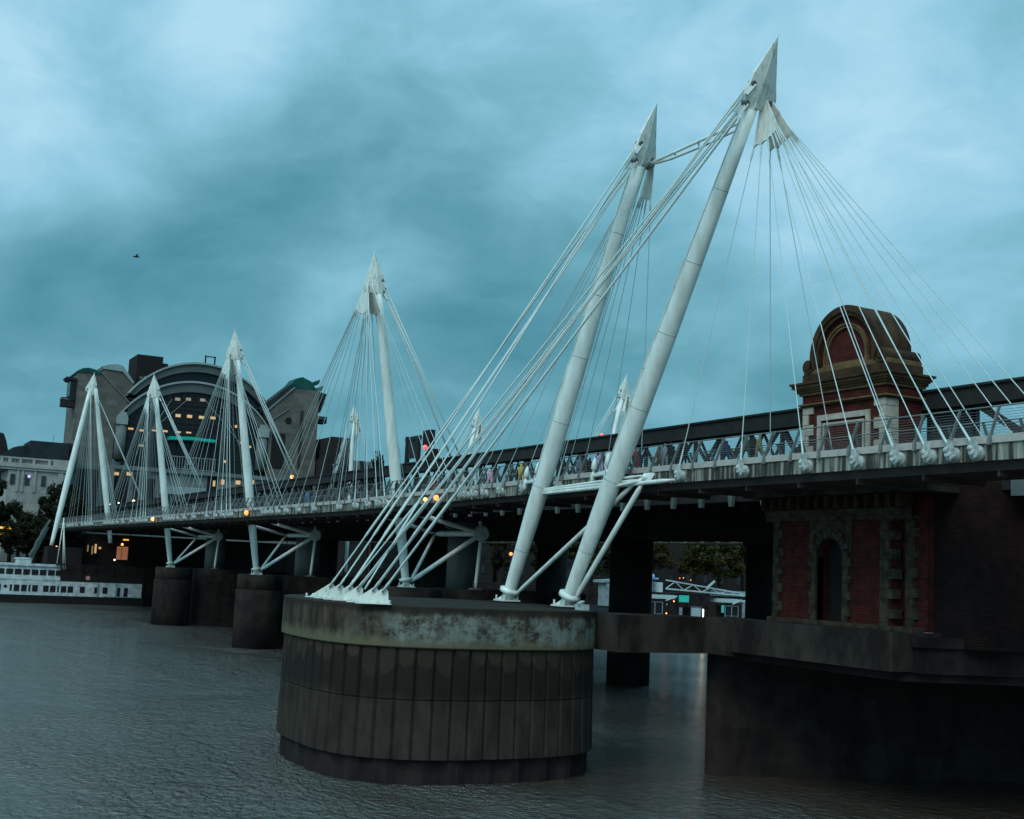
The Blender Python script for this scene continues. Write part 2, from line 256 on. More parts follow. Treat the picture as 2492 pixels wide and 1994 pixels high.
# ------------------------------------------------------------------ mesh helpers
class MB:
    def __init__(s): s.v = []; s.f = []; s.sm = []
    def face(s, pts, smooth=False):
        i = len(s.v); s.v += [tuple(p) for p in pts]; s.f.append(tuple(range(i, i+len(pts)))); s.sm.append(smooth)
    def hexa(s, p):   # 8 corners: bottom 4 ccw, top 4
        i = len(s.v); s.v += [tuple(q) for q in p]
        for f in ((3, 2, 1, 0), (4, 5, 6, 7), (0, 1, 5, 4), (1, 2, 6, 5), (2, 3, 7, 6), (3, 0, 4, 7)): s.f.append(tuple(i+k for k in f)); s.sm.append(False)
    def box(s, x0, x1, y0, y1, z0, z1):
        x0, x1 = min(x0, x1), max(x0, x1); y0, y1 = min(y0, y1), max(y0, y1); z0, z1 = min(z0, z1), max(z0, z1)
        s.hexa([(x0, y0, z0), (x1, y0, z0), (x1, y1, z0), (x0, y1, z0), (x0, y0, z1), (x1, y0, z1), (x1, y1, z1), (x0, y1, z1)])
    def bar(s, a, b, w, h, upv=(0, 0, 1)):
        a, b = V(a), V(b); d = (b-a).normalized(); u = V(upv)
        if abs(d.dot(u)) > .97: u = V((1, 0, 0))
        l = d.cross(u).normalized()*w/2; u = l.cross(d).normalized()*h/2
        s.hexa([a-l-u, a+l-u, b+l-u, b-l-u, a-l+u, a+l+u, b+l+u, b-l+u])
    def tube(s, pts, rad, n=10, cap=True):
        pts = [V(p) for p in pts]
        if not isinstance(rad, (list, tuple)): rad = [rad]*len(pts)
        base = len(s.v); d0 = (pts[-1]-pts[0]).normalized(); u = V((0, 0, 1)) if abs(d0.z) < .95 else V((1, 0, 0))
        for k, p in enumerate(pts):
            d = (pts[min(k+1, len(pts)-1)]-pts[max(k-1, 0)]).normalized()
            l = d.cross(u).normalized(); q = l.cross(d)
            for j in range(n):
                a = 2*math.pi*j/n; s.v.append(tuple(p+(l*math.cos(a)+q*math.sin(a))*rad[k]))
        for k in range(len(pts)-1):
            for j in range(n):
                j2 = (j+1) % n; s.f.append((base+k*n+j, base+k*n+j2, base+(k+1)*n+j2, base+(k+1)*n+j)); s.sm.append(True)
        if cap:
            s.f.append(tuple(base+j for j in range(n))[::-1]); s.sm.append(False)
            e = base+(len(pts)-1)*n; s.f.append(tuple(e+j for j in range(n))); s.sm.append(False)
    def prism(s, poly, vec):      # poly: list of 3D points (planar), extruded by vec
        vec = V(vec); n = len(poly); i = len(s.v); P = [V(p) for p in poly]
        s.v += [tuple(p) for p in P]+[tuple(p+vec) for p in P]
        s.f.append(tuple(i+k for k in range(n))[::-1]); s.f.append(tuple(i+n+k for k in range(n))); s.sm += [False, False]
        for k in range(n):
            k2 = (k+1) % n; s.f.append((i+k, i+k2, i+n+k2, i+n+k)); s.sm.append(False)
    def yz(s, poly, x0, x1): s.prism([(x0, y, z) for y, z in poly], (x1-x0, 0, 0))
    def xz(s, poly, y0, y1): s.prism([(x, y0, z) for x, z in poly], (0, y1-y0, 0))
    def lathe(s, prof, cx, cy, n=24, a0=0):
        base = len(s.v)
        for rr, z in prof:
            for j in range(n):
                a = a0+2*math.pi*j/n; s.v.append((cx+rr*math.cos(a), cy+rr*math.sin(a), z))
        for k in range(len(prof)-1):
            for j in range(n):
                j2 = (j+1) % n; s.f.append((base+k*n+j, base+k*n+j2, base+(k+1)*n+j2, base+(k+1)*n+j)); s.sm.append(True)
        s.f.append(tuple(base+j for j in range(n))[::-1]); s.sm.append(False)
        e = base+(len(prof)-1)*n; s.f.append(tuple(e+j for j in range(n))); s.sm.append(False)
    def ball(s, c, r, n=8, sz=1):
        prof = [(max(r*math.sin(math.pi*k/n), .001), c[2]-r*sz*math.cos(math.pi*k/n)) for k in range(n+1)]
        s.lathe(prof, c[0], c[1], n+2)
    def build(s, name, m, parent=None, fix=True):
        me = bpy.data.meshes.new(name); me.from_pydata(s.v, [], s.f); me.polygons.foreach_set('use_smooth', s.sm)
        if fix and len(s.f) < 60000:
            b = bmesh.new(); b.from_mesh(me); bmesh.ops.recalc_face_normals(b, faces=b.faces); b.to_mesh(me); b.free()
        me.materials.append(M[m] if isinstance(m, str) else m); me.update()
        o = bpy.data.objects.new(name, me); COL.objects.link(o)
        if parent is not None: o.parent = parent; o.matrix_parent_inverse = Matrix.Translation(-parent.location) if parent.type == 'EMPTY' and parent.parent is None else Matrix.Identity(4)
        return o
def tag(o, label=None, cat=None, group=None, kind=None):
    for k, v in (('label', label), ('category', cat), ('group', group), ('kind', kind)):
        if v: o[k] = v
    return o
def thing(name, loc, label, cat, group=None):
    o = bpy.data.objects.new(name, None); COL.objects.link(o); o.location = loc; o.empty_display_size = .5
    return tag(o, label, cat, group)
def sub(mb, name, m, par):        # sub-part of a mesh part (which itself sits at the origin)
    o = mb.build(name, m); o.parent = par; return o

# ------------------------------------------------------------------ setting
WZ = -0.75
b = MB(); b.face([(-420, -900, WZ), (187.5, -900, WZ), (187.5, 900, WZ), (-420, 900, WZ)]); tag(b.build('water', 'water', fix=False), kind='structure')
b = MB(); b.face([(187.6, -900, 7.0), (1500, -900, 7.0), (1500, 900, 7.0), (187.6, 900, 7.0)]); tag(b.build('ground', 'ground', fix=False), kind='structure')
b = MB(); b.box(190.5, 203, -900, 900, 6.9, 7.03); tag(b.build('road', 'asphalt'), kind='structure')

def zd(x): return 17.15 if x > 0 else (17.65 if x < -45 else 17.15-.5*x/45)
YN, YI = 6.75, 1.95
# ------------------------------------------------------------------ near footbridge
O12 = [27, 25.6, 23.8, 21.4, 18.3, 14.2, 8.9, 1.5, -3.0, -6.2, -8.7, -10.6]
RA = [-26.15, -27.08, -28.41, -30.21, -32.86, -36.39, -41.32]
RB = [-55.33, -61.03, -66.05, -69.65, -72.23, -74.12, -75.43, -76.73]
PX = {2: 0.0, 3: 51.6, 4: 103.3, 5: 155.0}
rods = {k: [PX[k]+o for o in O12 if not (k == 5 and o > 22)] for k in PX}
fb = thing('footbridge', (-60, 4.35, 17.2), 'long pale-edged footbridge deck hung beside the dark railway bridge, with steel post railings', 'footbridge')
XS = [-150, -96, -80, -60, -45, -30, -15, 0, 40, 80, 120, 160, 204]
def strip(yz_fn, m, name):
    q = MB()
    for a, c in zip(XS, XS[1:]):
        A = [(a, y, zd(a)+z) for y, z in yz_fn]; B_ = [(c, y, zd(c)+z) for y, z in yz_fn]; n = len(A)
        for i in range(n): j = (i+1) % n; q.face([A[i], A[j], B_[j], B_[i]])
    q.face([(XS[0], y, zd(XS[0])+z) for y, z in yz_fn]); q.face([(XS[-1], y, zd(XS[-1])+z) for y, z in yz_fn][::-1])
    return q.build(name, m, fb)
strip([(6.80, -.33), (6.80, 0), (6.45, 0), (6.45, -.33)], 'strip', 'edge_beam')
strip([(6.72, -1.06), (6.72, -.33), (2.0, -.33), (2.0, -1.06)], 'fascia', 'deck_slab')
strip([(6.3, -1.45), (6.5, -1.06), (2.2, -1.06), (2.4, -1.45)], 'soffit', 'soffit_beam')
strip([(6.45, -.33), (6.45, -.12), (2.25, -.12), (2.25, -.33)], 'floor', 'walkway')
strip([(2.25, -.33), (2.25, 0), (1.9, 0), (1.9, -.33)], 'strip', 'inner_edge_beam')
# railing posts: flat blades leaning inwards
def post_mb(x, side):
    q = MB(); z0 = zd(x); y0 = 6.86 if side > 0 else 1.84; y1 = y0-.62*side
    q.bar((x, y0, z0-.42), (x, y0-.1*side, z0+.1), .16, .16, (1, 0, 0))
    q.bar((x, y0-.08*side, z0), (x, y1, z0+1.30), .05, .15, (0, 1, 0)); return q
px_posts = []; x = -94.2
while x < 200: px_posts.append(x); x += 2.1
for x in px_posts[:74]: post_mb(x, 1).build('railing_post', 'rail', fb)
for x in px_posts[4:30]: post_mb(x, -1).build('railing_post', 'rail', fb)
q = MB()
for x in px_posts[74:]: t = post_mb(x, 1); o_ = len(q.v); q.v += t.v; q.f += [tuple(i+o_ for i in f) for f in t.f]; q.sm += t.sm
for x in px_posts[30:]: t = post_mb(x, -1); o_ = len(q.v); q.v += t.v; q.f += [tuple(i+o_ for i in f) for f in t.f]; q.sm += t.sm
tag(q.build('railing_post', 'rail', fb), kind='stuff')
for side, y0 in ((1, 6.82), (-1, 1.88)):
    q = MB(); q.tube([(x, y0-.62*side, zd(x)+1.31) for x in XS], .035, 8); q.build('handrail', 'rail', fb)
    q = MB()
    for k in range(9): 
        zz_ = .12+.128*k; q.tube([(x, y0-side*(.08+.47*zz_), zd(x)+zz_) for x in XS], .009 if k != 3 else .018, 5)
    q.build('railing_wires', 'rail', fb)
def disc_mb(x):
    q = MB(); z = zd(x)-.72
    q.tube([(x, 6.5, z), (x, 6.98, z)], .34, 16); q.tube([(x, 6.98, z), (x, 7.02, z)], [.34, .27], 16)
    q.tube([(x, 6.95, z), (x, 7.2, z+.06)], .17, 10)
    q.prism([(x-.03-.3, 7.0, z-.1), (x-.03-.12, 7.0, z-.25), (x+.2, 7.0, z+.1), (x+.05, 7.0, z+.6), (x-.12, 7.0, z+.6)], (0, .16, 0))
    q.ball((x+.1, 7.12, z+.18), .16, 6); q.ball((x-.2, 7.05, z-.12), .12, 6)
    return q
for x in RA+RB+rods[2]+rods[3]+rods[4]+rods[5]: disc_mb(x).build('rod_anchor', 'anchor', fb)
for x in px_posts[::2]:
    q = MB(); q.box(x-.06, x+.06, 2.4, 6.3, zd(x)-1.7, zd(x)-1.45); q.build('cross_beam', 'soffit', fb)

# ------------------------------------------------------------------ pylons
def lerp(a, b_, t): return V(a)*(1-t)+V(b_)*t
def cable(q, a, b_, r, n=6): q.tube([a, b_], r, n)
def mast_mb(foot, top, rm, n=20):
    q = MB(); pr = [(0, .62), (.04, .66), (.2, .88), (.38, 1.0), (.55, .97), (.75, .84), (.9, .70), (1, .62)]
    q.tube([lerp(foot, top, t) for t, _ in pr], [rm*k for _, k in pr], n); return q
def head(par, tip, a, L, rm=.6, s=1.0):
    Rr = -L; nrm = a.cross(L).normalized()
    def pt(d, w_, n_=0): return tip-a*d+L*w_+nrm*n_
    q = MB()
    left = [(0, 0), (2.3, .72), (3.6, .80), (4.7, .30)]; right = [(0, 0), (2.5, -1.08), (3.0, -1.34), (3.3, -1.48), (3.65, -1.50), (3.95, -1.36), (4.12, -1.08), (4.0, -.78), (3.72, -.60), (4.5, -.34), (5.1, -.28)]
    for outl in (left, right):
        sg = 1 if outl is left else -1
        for i in range(len(outl)-1):
            (d0, w0), (d1, w1) = outl[i], outl[i+1]; th0 = .30*min(1, d0/2.2)+.02; th1 = .30*min(1, d1/2.2)+.02
            q.hexa([pt(d0, 0, -th0), pt(d0, w0, -.09*min(1, d0+.1)), pt(d1, w1, -.09), pt(d1, 0, -th1), pt(d0, 0, th0), pt(d0, w0, .09*min(1, d0+.1)), pt(d1, w1, .09), pt(d1, 0, th1)])
    q.tube([tip-a*.4, tip+a*.15], [.05, .03], 6)
    h = q.build('mast_head', 'head', par)
    for d, w_ in ((2.9, .55), (4.05, .52), (3.58, -1.08)):
        q = MB(); q.tube([pt(d, w_, -.2), pt(d, w_, .2)], .17, 12); sub(q, 'pin', 'bolt', h)
    for d, w_ in ((2.9, .60), (4.05, .60)):
        for n_ in (-.17, .17):
            q = MB(); q.bar(pt(d, w_-.1, n_), pt(d+.7, w_+.22, n_), .05, .22); sub(q, 'clevis', 'white', h)
    return pt
def fan(par, pin, xs, ye, ztop, plateL, name='fan_plate', rad=.027, lead=1):
    S = []; ends = [V((x, ye, ztop(x))) for x in xs]
    for e in ends:
        d = (e-pin).normalized(); S.append(pin+d*plateL)
    q = MB(); order = sorted(range(len(xs)), key=lambda i: xs[i])
    sp = [S[i] for i in order]; w_ = .28
    poly = [pin+V((w_, 0, .15)), pin+V((-w_, 0, .15))]
    for i, p in enumerate(sp):
        poly.append(p)
        if i < len(sp)-1: poly.append((p+sp[i+1])/2+(pin-p).normalized()*.12)
    nn = (sp[0]-pin).cross(sp[-1]-pin).normalized()*.10
    q.prism([p-nn/2 for p in poly], nn); pl = q.build(name, 'head', par)
    for i, e in enumerate(ends):
        q = MB(); d = (e-S[i]).normalized(); ln = (e-S[i]).length
        q.tube([S[i]-d*.15, S[i]+d*.55, S[i]+d*.9, e-d*1.5, e-d*1.1, e-d*.15, e], [.06, .06, rad, rad, .055, .06, .11], 6)
        q.build('suspension_rod', 'cable', par)
    return pl
def rod_z_near(x): return zd(x)-.45
def rod_z_in(x): return zd(x)-.35

def ring_base(par, foot, a, rm):
    q = MB(); f = V(foot)
    q.tube([f+a*.55, f+a*.62, f+a*.85, f+a*.92], [rm*.7, rm*1.12, rm*1.12, rm*.7], 20); q.build('collar', 'white', par)
    q = MB(); q.box(f.x-.75, f.x+.75, f.y-.65, f.y+.65, f.z-.02, f.z+.08)
    for dx, dy in ((-.6, -.5), (.6, -.5), (-.6, .5), (.6, .5)):
        q.bar((f.x+dx, f.y+dy, f.z), (f.x+dx, f.y+dy, f.z+.38), .09, .09)
        q.hexa([(f.x+dx*.9-.02, f.y+dy*.9-.02, f.z+.08), (f.x+dx*.9+.02, f.y+dy*.9-.02, f.z+.08), (f.x+.02, f.y+.02, f.z+.08), (f.x-.02, f.y-.02, f.z+.08),
                (f.x+dx*.9-.02, f.y+dy*.9-.02, f.z+.12), (f.x+dx*.9+.02, f.y+dy*.9-.02, f.z+.12), (f.x+.02, f.y+.02, f.z+.6), (f.x-.02, f.y-.02, f.z+.6)])
    q.build('base_plate', 'white', par)

# --- the pair of tall pylons on the round pier
CAP = 8.9
FA, TA = V((-37.8, 8.6, CAP+.12)), V((-48.7, 4.9, 42))
FB, TB = V((-45.8, 8.6, CAP+.12)), V((-60.8, 4.9, 42))
ANCH = {'a1': -40.86, 'a2': -42.47, 'm1': -44.2, 'm2': -45.7, 'm3': -46.75, 'b1': -48.11, 'b2': -49.53}
def tall(foot, tip, pairs, xs, label):
    t = thing('pylon', foot, label, 'pylon', 'leaning twin masts on the round pier')
    a = (tip-foot).normalized(); top = tip-a*4.3
    mm = mast_mb(foot, top, .64).build('mast', 'white', t)
    q = MB(); prf = [(0, .62), (.04, .66), (.2, .88), (.38, 1.0), (.55, .97), (.75, .84), (.9, .70), (1, .62)]
    for tt in (.12, .27, .42, .57, .71, .85):
        for (u0_, k0), (u1_, k1) in zip(prf, prf[1:]):
            if u0_ <= tt <= u1_: rr = .64*(k0+(k1-k0)*(tt-u0_)/(u1_-u0_))
        q = MB(); c_ = lerp(foot, top, tt); q.tube([c_-a*.02, c_+a*.02], rr+.008, 20); sub(q, 'weld_ring', 'anchor', mm)
    q = MB(); L0 = V((-.2, .97, 0)); sd_ = a.cross(V((0, 0, 1))).normalized()
    side = (V((-113.9, 48.6, 11))-foot).normalized(); side = (side-a*side.dot(a)).normalized(); lft = a.cross(side).normalized()
    if lft.dot(V((.45, .88, 0))) < 0: lft = -lft
    cpts = []
    for k in range(14):
        tt = .28+.70*k/13; rr = .64*(.88+.12*math.sin(math.pi*min(1, tt*1.3)) if tt < .6 else 1-.9*(tt-.55))*1.0
        pr = [(0, .62), (.04, .66), (.2, .88), (.38, 1.0), (.55, .97), (.75, .84), (.9, .70), (1, .62)]
        for (u0_, k0), (u1_, k1) in zip(pr, pr[1:]):
            if u0_ <= tt <= u1_: rr = .64*(k0+(k1-k0)*(tt-u0_)/(u1_-u0_))
        cpts.append(lerp(foot, top, tt)+(lft*.92+side*.38).normalized()*(rr+.03))
    q.tube(cpts, .035, 6)
    for i in (3, 4, 7): q.bar(cpts[i], cpts[i]+a*1.6, .14, .12, tuple(side))
    q.build('conduit', 'white', t)
    aim = V((sum(ANCH[k] for k, _ in pairs)/len(pairs), 22.5, 9.6))
    tl = aim-tip; L = (tl-a*tl.dot(a)).normalized()
    pt = head(t, tip, a, L)
    pin = pt(3.7, -1.02)
    fan(t, pin+V((0, .22, 0)), xs, 7.05, rod_z_near, 2.6)
    fan(t, pin+V((0, -.22, 0)), xs, .3, rod_z_in, 2.6, 'inner_fan_plate')
    ring_base(t, foot, a, .62)
    for i, (k, n) in enumerate(pairs):
        bx = ANCH[k]; s0 = V((bx, 22.5, 9.62)); h0 = pt(3.5 if i % 2 else 4.7, .82+.1*(i % 2)); d = (h0-s0).normalized(); l_ = d.cross(V((0, 0, 1))).normalized()
        for o_ in ((-.17, .17) if n == 2 else (0,)):
            q = MB(); A_ = s0+l_*o_*.9; B_ = h0+l_*o_*1.6-V((0, 0, .3*(i//2)))
            dd = (B_-A_).normalized(); L_ = (B_-A_).length
            q.tube([A_, A_+dd*.5, A_+dd*.7, A_+dd*3.6, A_+dd*3.9, A_+dd*6.2, A_+dd*6.6, B_-dd*1.4, B_-dd*1.1, B_], [.07, .07, .05, .05, .08, .08, .05, .05, .07, .07], 8)
            q.build('backstay', 'cable', t)
        if n == 1: continue
        # gusset fin on the pier top
        out = V((-d.x, -d.y, 0)).normalized(); z0 = CAP+.06; ps = V((bx, 22.5, 0)); n_ = V((out.y, -out.x, 0))*.06
        q = MB(); fp = [ps-out*.35+V((0, 0, z0)), ps+out*1.15+V((0, 0, z0)), ps+out*1.1+V((0, 0, z0+.08)), ps+out*.18+V((0, 0, 9.66)), ps-out*.12+V((0, 0, 9.86)), ps-out*.3+V((0, 0, 9.6))]
        q.prism([p-n_/2 for p in fp], n_)
        q.bar(ps-out*.5+V((0, 0, CAP+.03)), ps+out*1.45+V((0, 0, CAP+.03)), .62, .05)
        for dx in (-.24, .24):
            for e in (-.4, .3, 1.0, 1.38): 
                p = ps+out*e+V((out.y, -out.x, 0))*dx; q.tube([p+V((0, 0, CAP)), p+V((0, 0, CAP+.24))], .035, 6)
        q.tube([ps-out*.02+n_*2.2+V((0, 0, 9.6)), ps-out*.02-n_*2.2+V((0, 0, 9.6))], .12, 10)
        ap = q.build('anchor_plate', 'head', t)
        q = MB(); q.tube([ps-out*.02+n_*2.4+V((0, 0, 9.6)), ps-out*.02-n_*2.4+V((0, 0, 9.6))], .085, 10); sub(q, 'pin', 'bolt', ap)
    # outrigger bracket that holds the deck, with two spindle dampers
    u = (zd(foot.x)-.3-foot.z)/(tip.z-foot.z); J = lerp(foot, tip, u)
    br = MB(); dk_ = (V((.45, .88, 0))).normalized(); br.tube([J+dk_*.3, J+dk_*.62], .28, 14)
    e1 = J+V((3.6, -.6, -.05)); e2 = J+V((1.6, -.35, .1))
    br.tube([J, e1], [.13, .07], 8); br.tube([J, e2], [.12, .1], 8); br.bar(J+V((.6, -.2, .25)), e1+V((0, 0, .1)), .08, .16); br.build('deck_bracket', 'white', t)
    for e in (e1, e2):
        q = MB(); q.tube([e+V((.1, 0, -.55)), e+V((.05, 0, -.3)), e+V((0, 0, .1)), e+V((-.05, 0, .35))], [.02, .17, .15, .07], 10)
        q.tube([e+V((-.05, 0, .35)), e+V((-.08, 0, .5)), e+V((-.12, 0, .85)), e+V((-.18, 0, 1.25))], [.06, .2, .17, .02], 10); q.build('damper', 'white', t)
    return t, pt, J
tA, ptA, JA = tall(FA, TA, [('a1', 2), ('a2', 2), ('m1', 2), ('m3', 1)], RA, 'farther of the two big white masts leaning right off the round pier')
tB, ptB, JB = tall(FB, TB, [('m2', 2), ('b1', 2), ('b2', 2), ('m1', 1)], RB, 'nearest, tallest white mast, leaning right off the round pier')
# struts tying both masts to the deck underside, kept with the near mast
NODE = V((-52.1, 7.15, 16.98)); NB = V((-51.9, 7.1, 16.75))
jA = lerp(FA, TA, .222); jB = lerp(FB, TB, .225)
for a_, b_, r_, par in ((jA, V((-55.1, 7.05, 16.72)), .13, tA), (jA+V((0, 0, .25)), NODE+V((.4, 0, .12)), .09, tA), (jA+V((0, 0, .15)), NODE+V((.2, .05, -.15)), .11, tA),
                        (FA+V((-.5, -.3, .35)), NB+V((.8, 0, 0)), .15, tA), (FB+V((-.5, -.3, .35)), NB, .17, tB), (jB, NODE+V((.3, .1, -.2)), .10, tB)):
    q = MB(); d = (V(b_)-V(a_)); q.tube([a_, lerp(a_, b_, .03), lerp(a_, b_, .08), lerp(a_, b_, .92), lerp(a_, b_, .97), b_], [r_*.5, r_*.6, r_, r_, r_*.6, r_*.5], 12); q.build('strut', 'white', par)
q = MB()
for k in range(7): q.bar(NODE+V((.7-.2*k, 0, -.2)), NODE+V((.3-.15*k, -.2, .25)), .07, .14)
q.ball(tuple(NODE), .2, 8); q.build('strut_joint', 'white', tB)
# double tie between the two mast heads
tie = thing('mast_tie', lerp(TA, TB, .5), 'pale double tube spanning between the heads of the two tall leaning masts', 'strut')
s_, e_ = ptA(3.9, -1.05), ptB(4.9, .05)
q = MB(); mid = lerp(s_, e_, .5)
q.tube([s_, lerp(s_, e_, .04), e_], [.07, .10, .10], 8); q.build('tube', 'white', tie)
q = MB(); q.tube([s_+V((0, 0, -.05)), lerp(s_, e_, .25)+V((0, 0, -.32)), lerp(s_, e_, .6)+V((0, 0, -.42)), e_+V((0, 0, -.35))], .09, 8); q.build('tube', 'white', tie)
q = MB(); q.bar(s_-(e_-s_).normalized()*.5+V((0, 0, -.1)), s_+(e_-s_).normalized()*.7+V((0, 0, -.15)), .16, .35)
for u in (.3, .55, .8): q.bar(lerp(s_, e_, u), lerp(s_, e_, u)+V((0, 0, -.38)), .07, .07)
q.build('tie_joint', 'bolt', tie)

# --- the regular pylons, masts leaning outwards with back struts to a drum
def regular(X, label, k, side=1, group='outward leaning masts along the footbridge', detail=True, tz=42.0, ty=5.5, yo=0.0, xs=None):
    def Y(y): return yo+side*y
    foot = V((X, Y(0), 9.02)); tip = V((X, Y(ty), tz)); a = (tip-foot).normalized()
    t = thing('pylon', foot, label, 'pylon', group)
    mast_mb(foot, tip-a*4.3, .58, 16).build('mast', 'white', t)
    L = V((0, -side, 0)); L = (L-a*L.dot(a)).normalized()
    pt = head(t, tip, a, L); pin = pt(3.3, -.95)
    xs = xs or [X+o for o in O12]
    near, inner = (7.05, -.5)
    fan(t, pin+V((0, .2*side, 0)), xs, Y(near), rod_z_near, 3.0, rad=.034)
    fan(t, pin+V((0, -.2*side, 0)), xs, Y(inner), rod_z_in, 3.0, 'inner_fan_plate', rad=.030)
    Dm = V((X, Y(-8), 14.7))
    for i, o_ in enumerate((-1.1, -.75, .75, 1.1)):
        q = MB(); h0 = pt(3.5 if i % 2 else 4.7, .82); e = Dm+V((o_*1.6, side*.4, 2.2)); q.tube([h0, e], .062, 6); q.build('backstay', 'cable', t)
    if not detail: return t
    ring_base(t, foot, a, .56)
    dx_ = V((-.86, .5, 0)).normalized(); q = MB(); q.tube([Dm+dx_*.15, Dm+dx_*.5], .82, 24); q.tube([Dm+dx_*.5, Dm+dx_*.56], [.82, .76], 24); q.bar(Dm+dx_*.6+V((.3, .5, .55)), Dm+dx_*.6-V((.3, .5, .55)), .06, .06)
    q.tube([Dm-dx_*.5, Dm+dx_*.2], .45, 14); q.build('drum', 'anchor', t)
    C_ = V((X+7, Y(-6.0), 14.62)); Mz = V((X, Y(.6), 16.55)); E_ = V((X+2.0, Y(4.6), 16.5))
    for a_, b_, r_ in ((Dm, Mz, .24), (C_, E_, .19), (Dm, C_, .30), (foot+V((0, -.4, .5)), Dm, .24), (foot+V((0, -.4, .5)), C_, .17), (Dm, V((X, Y(-7.6), 9.1)), .19), (Dm, Dm+V((0, .4, 2.4)), .15)):
        q = MB(); q.tube([a_, lerp(a_, b_, .04), lerp(a_, b_, .1), lerp(a_, b_, .9), lerp(a_, b_, .96), b_], [r_*.5, r_*.7, r_, r_, r_*.7, r_*.5], 10); q.build('strut', 'white', t)
    q = MB(); q.box(X-1.0, X+.9, Y(.2), Y(1.7), 16.35, 16.7); q.box(X-.9, X-.6, Y(1.7), Y(2.1), 16.5, 16.9); q.box(X-2.4, X-.7, Y(.4), Y(.8), 16.6, 16.75); q.build('deck_bracket', 'white', t)
    q = MB(); q.box(X-.6, X+.6, Y(-8.1), Y(-7.1), 9.0, 9.15); q.bar((X, Y(-7.6), 9.1), (X, Y(-7.6), 9.7), .5, .12); q.build('anchor_plate', 'bolt', t)
    return t
regular(0, 'single white mast leaning left over the deck, the first beyond the round pier', 2)
regular(51.6, 'single white mast standing before the right half of the arched station', 3)
regular(103.3, 'single white mast standing before the left half of the arched station', 4)
# last pylon: two legs meeting at one tip
X5 = 155.0; T5 = V((X5, 7.5, 48.0)); F5 = V((X5, 12.8, 11.9))
t5 = thing('pylon', F5, 'A-shaped white pylon of two legs at the far left end of the footbridge', 'pylon')
for f5, nm in ((F5, 'mast'), (V((X5, 1.2, 13.0)), 'mast')):
    a5 = (T5-f5).normalized(); mast_mb(f5, T5-a5*3.2, .62, 14).build(nm, 'white', t5)
pt5 = head(t5, T5+V((0, 0, .2)), V((0, 0, 1)), V((0, -1, 0)))
fan(t5, T5-V((0, -.4, 3.2)), rods[5], 7.05, rod_z_near, 2.6, rad=.026); fan(t5, T5-V((0, .4, 3.2)), rods[5], 1.8, rod_z_in, 2.6, 'inner_fan_plate', rad=.026)
for o_ in (-.3, 0, .3, .6):
    q = MB(); q.tube([T5-V((0, .4, 3.4)), (X5-2+o_*2, -7.0, 16.9)], .05, 6); q.build('backstay', 'cable', t5)
# upstream pylons behind the railway bridge, leaning away
for i, (X, ty, tz, lab) in enumerate(((51.6, -58.2, 43.1, 'small white mast tip behind the railway girder, beside the nearest tall mast'), (103.2, -57.4, 42.6, 'small white mast behind the railway girder, seen through the backstays of the tall masts'),
                                      (155, -50.5, 47.5, 'small white mast behind the railway girder, just left of the first single mast'))):
    regular(X, lab, 0, side=-1, group='masts of the far footbridge behind the railway', detail=False, tz=tz, ty=-ty-51.0+.0, yo=-51.0)
fb2 = thing('far_footbridge', (60, -55, 17), 'dim second footbridge running along the far side of the railway bridge', 'footbridge')
q = MB(); q.box(-96, 204, -58, -53, 16.0, 17.1); q.build('deck_slab', 'fascia', fb2)
q = MB(); q.box(-96, 204, -57.9, -57.84, 18.2, 18.26); q.build('handrail', 'rail', fb2)

# ------------------------------------------------------------------ piers
def ring_pts(cx, cy, r, e, n, f=None):
    out = []
    for k in range(n):
        a = 2*math.pi*k/n; c, s2 = math.cos(a), math.sin(a)
        rr = r/((abs(c)**e+abs(s2)**e)**(1/e)); out.append((cx+rr*c, cy+rr*s2))
    return out
rp = thing('river_pier', (-42, 15.6, -1.6), 'big round stained concrete pier carrying the two tall leaning masts, water all round it', 'bridge pier')
def rings(q, levels, e, n, cx=-42.0, cy=15.6):
    L_ = [[(x, y, z) for x, y in ring_pts(cx, cy, r, e, n)] for r, z in levels]
    for A, B_ in zip(L_, L_[1:]):
        for i in range(n): j = (i+1) % n; q.face([A[i], A[j], B_[j], B_[i]], False)
    q.face(L_[-1]); q.face(L_[0][::-1])
q = MB(); rings(q, [(9.11, 6.6), (9.17, 6.66), (9.17, 8.84), (9.09, CAP)], 2.8, 96); q.build('cap', 'pier', rp)
q = MB(); NP = 58
P_ = ring_pts(-42, 15.6, 1.0, 2.8, NP*8)
prof = [(8.99, 6.62), (9.03, 3.84), (8.96, 3.78), (9.03, 3.72), (9.09, .62), (8.8, .55)]
def rr_(k, r): return r-(.14 if k % 8 == 0 else 0)
for (ra, za), (rb, zb) in zip(prof, prof[1:]):
    for k in range(NP*8):
        j = (k+1) % (NP*8); pa, pb = P_[k], P_[j]
        def at(p, kk, r, z): 
            f = rr_(kk, r); return (-42+(p[0]+42)*f, 15.6+(p[1]-15.6)*f, z)
        q.face([at(pa, k, ra, za), at(pb, j, ra, za), at(pb, j, rb, zb), at(pa, k, rb, zb)])
q.build('cladding', 'pier', rp)
q = MB(); P2_ = ring_pts(-42, 15.6, 1.0, 2.8, 120)
for k in range(120):
    j = (k+1) % 120; f0 = 8.84-(.18 if k % 4 < 2 else 0); f1 = 8.84-(.18 if j % 4 < 2 else 0)
    q.face([(-42+(P2_[k][0]+42)*f0, 15.6+(P2_[k][1]-15.6)*f0, -2), (-42+(P2_[j][0]+42)*f1, 15.6+(P2_[j][1]-15.6)*f1, -2), (-42+(P2_[j][0]+42)*f1, 15.6+(P2_[j][1]-15.6)*f1, .7), (-42+(P2_[k][0]+42)*f0, 15.6+(P2_[k][1]-15.6)*f0, .7)])
q.build('sheet_piling', 'darkstone', rp)
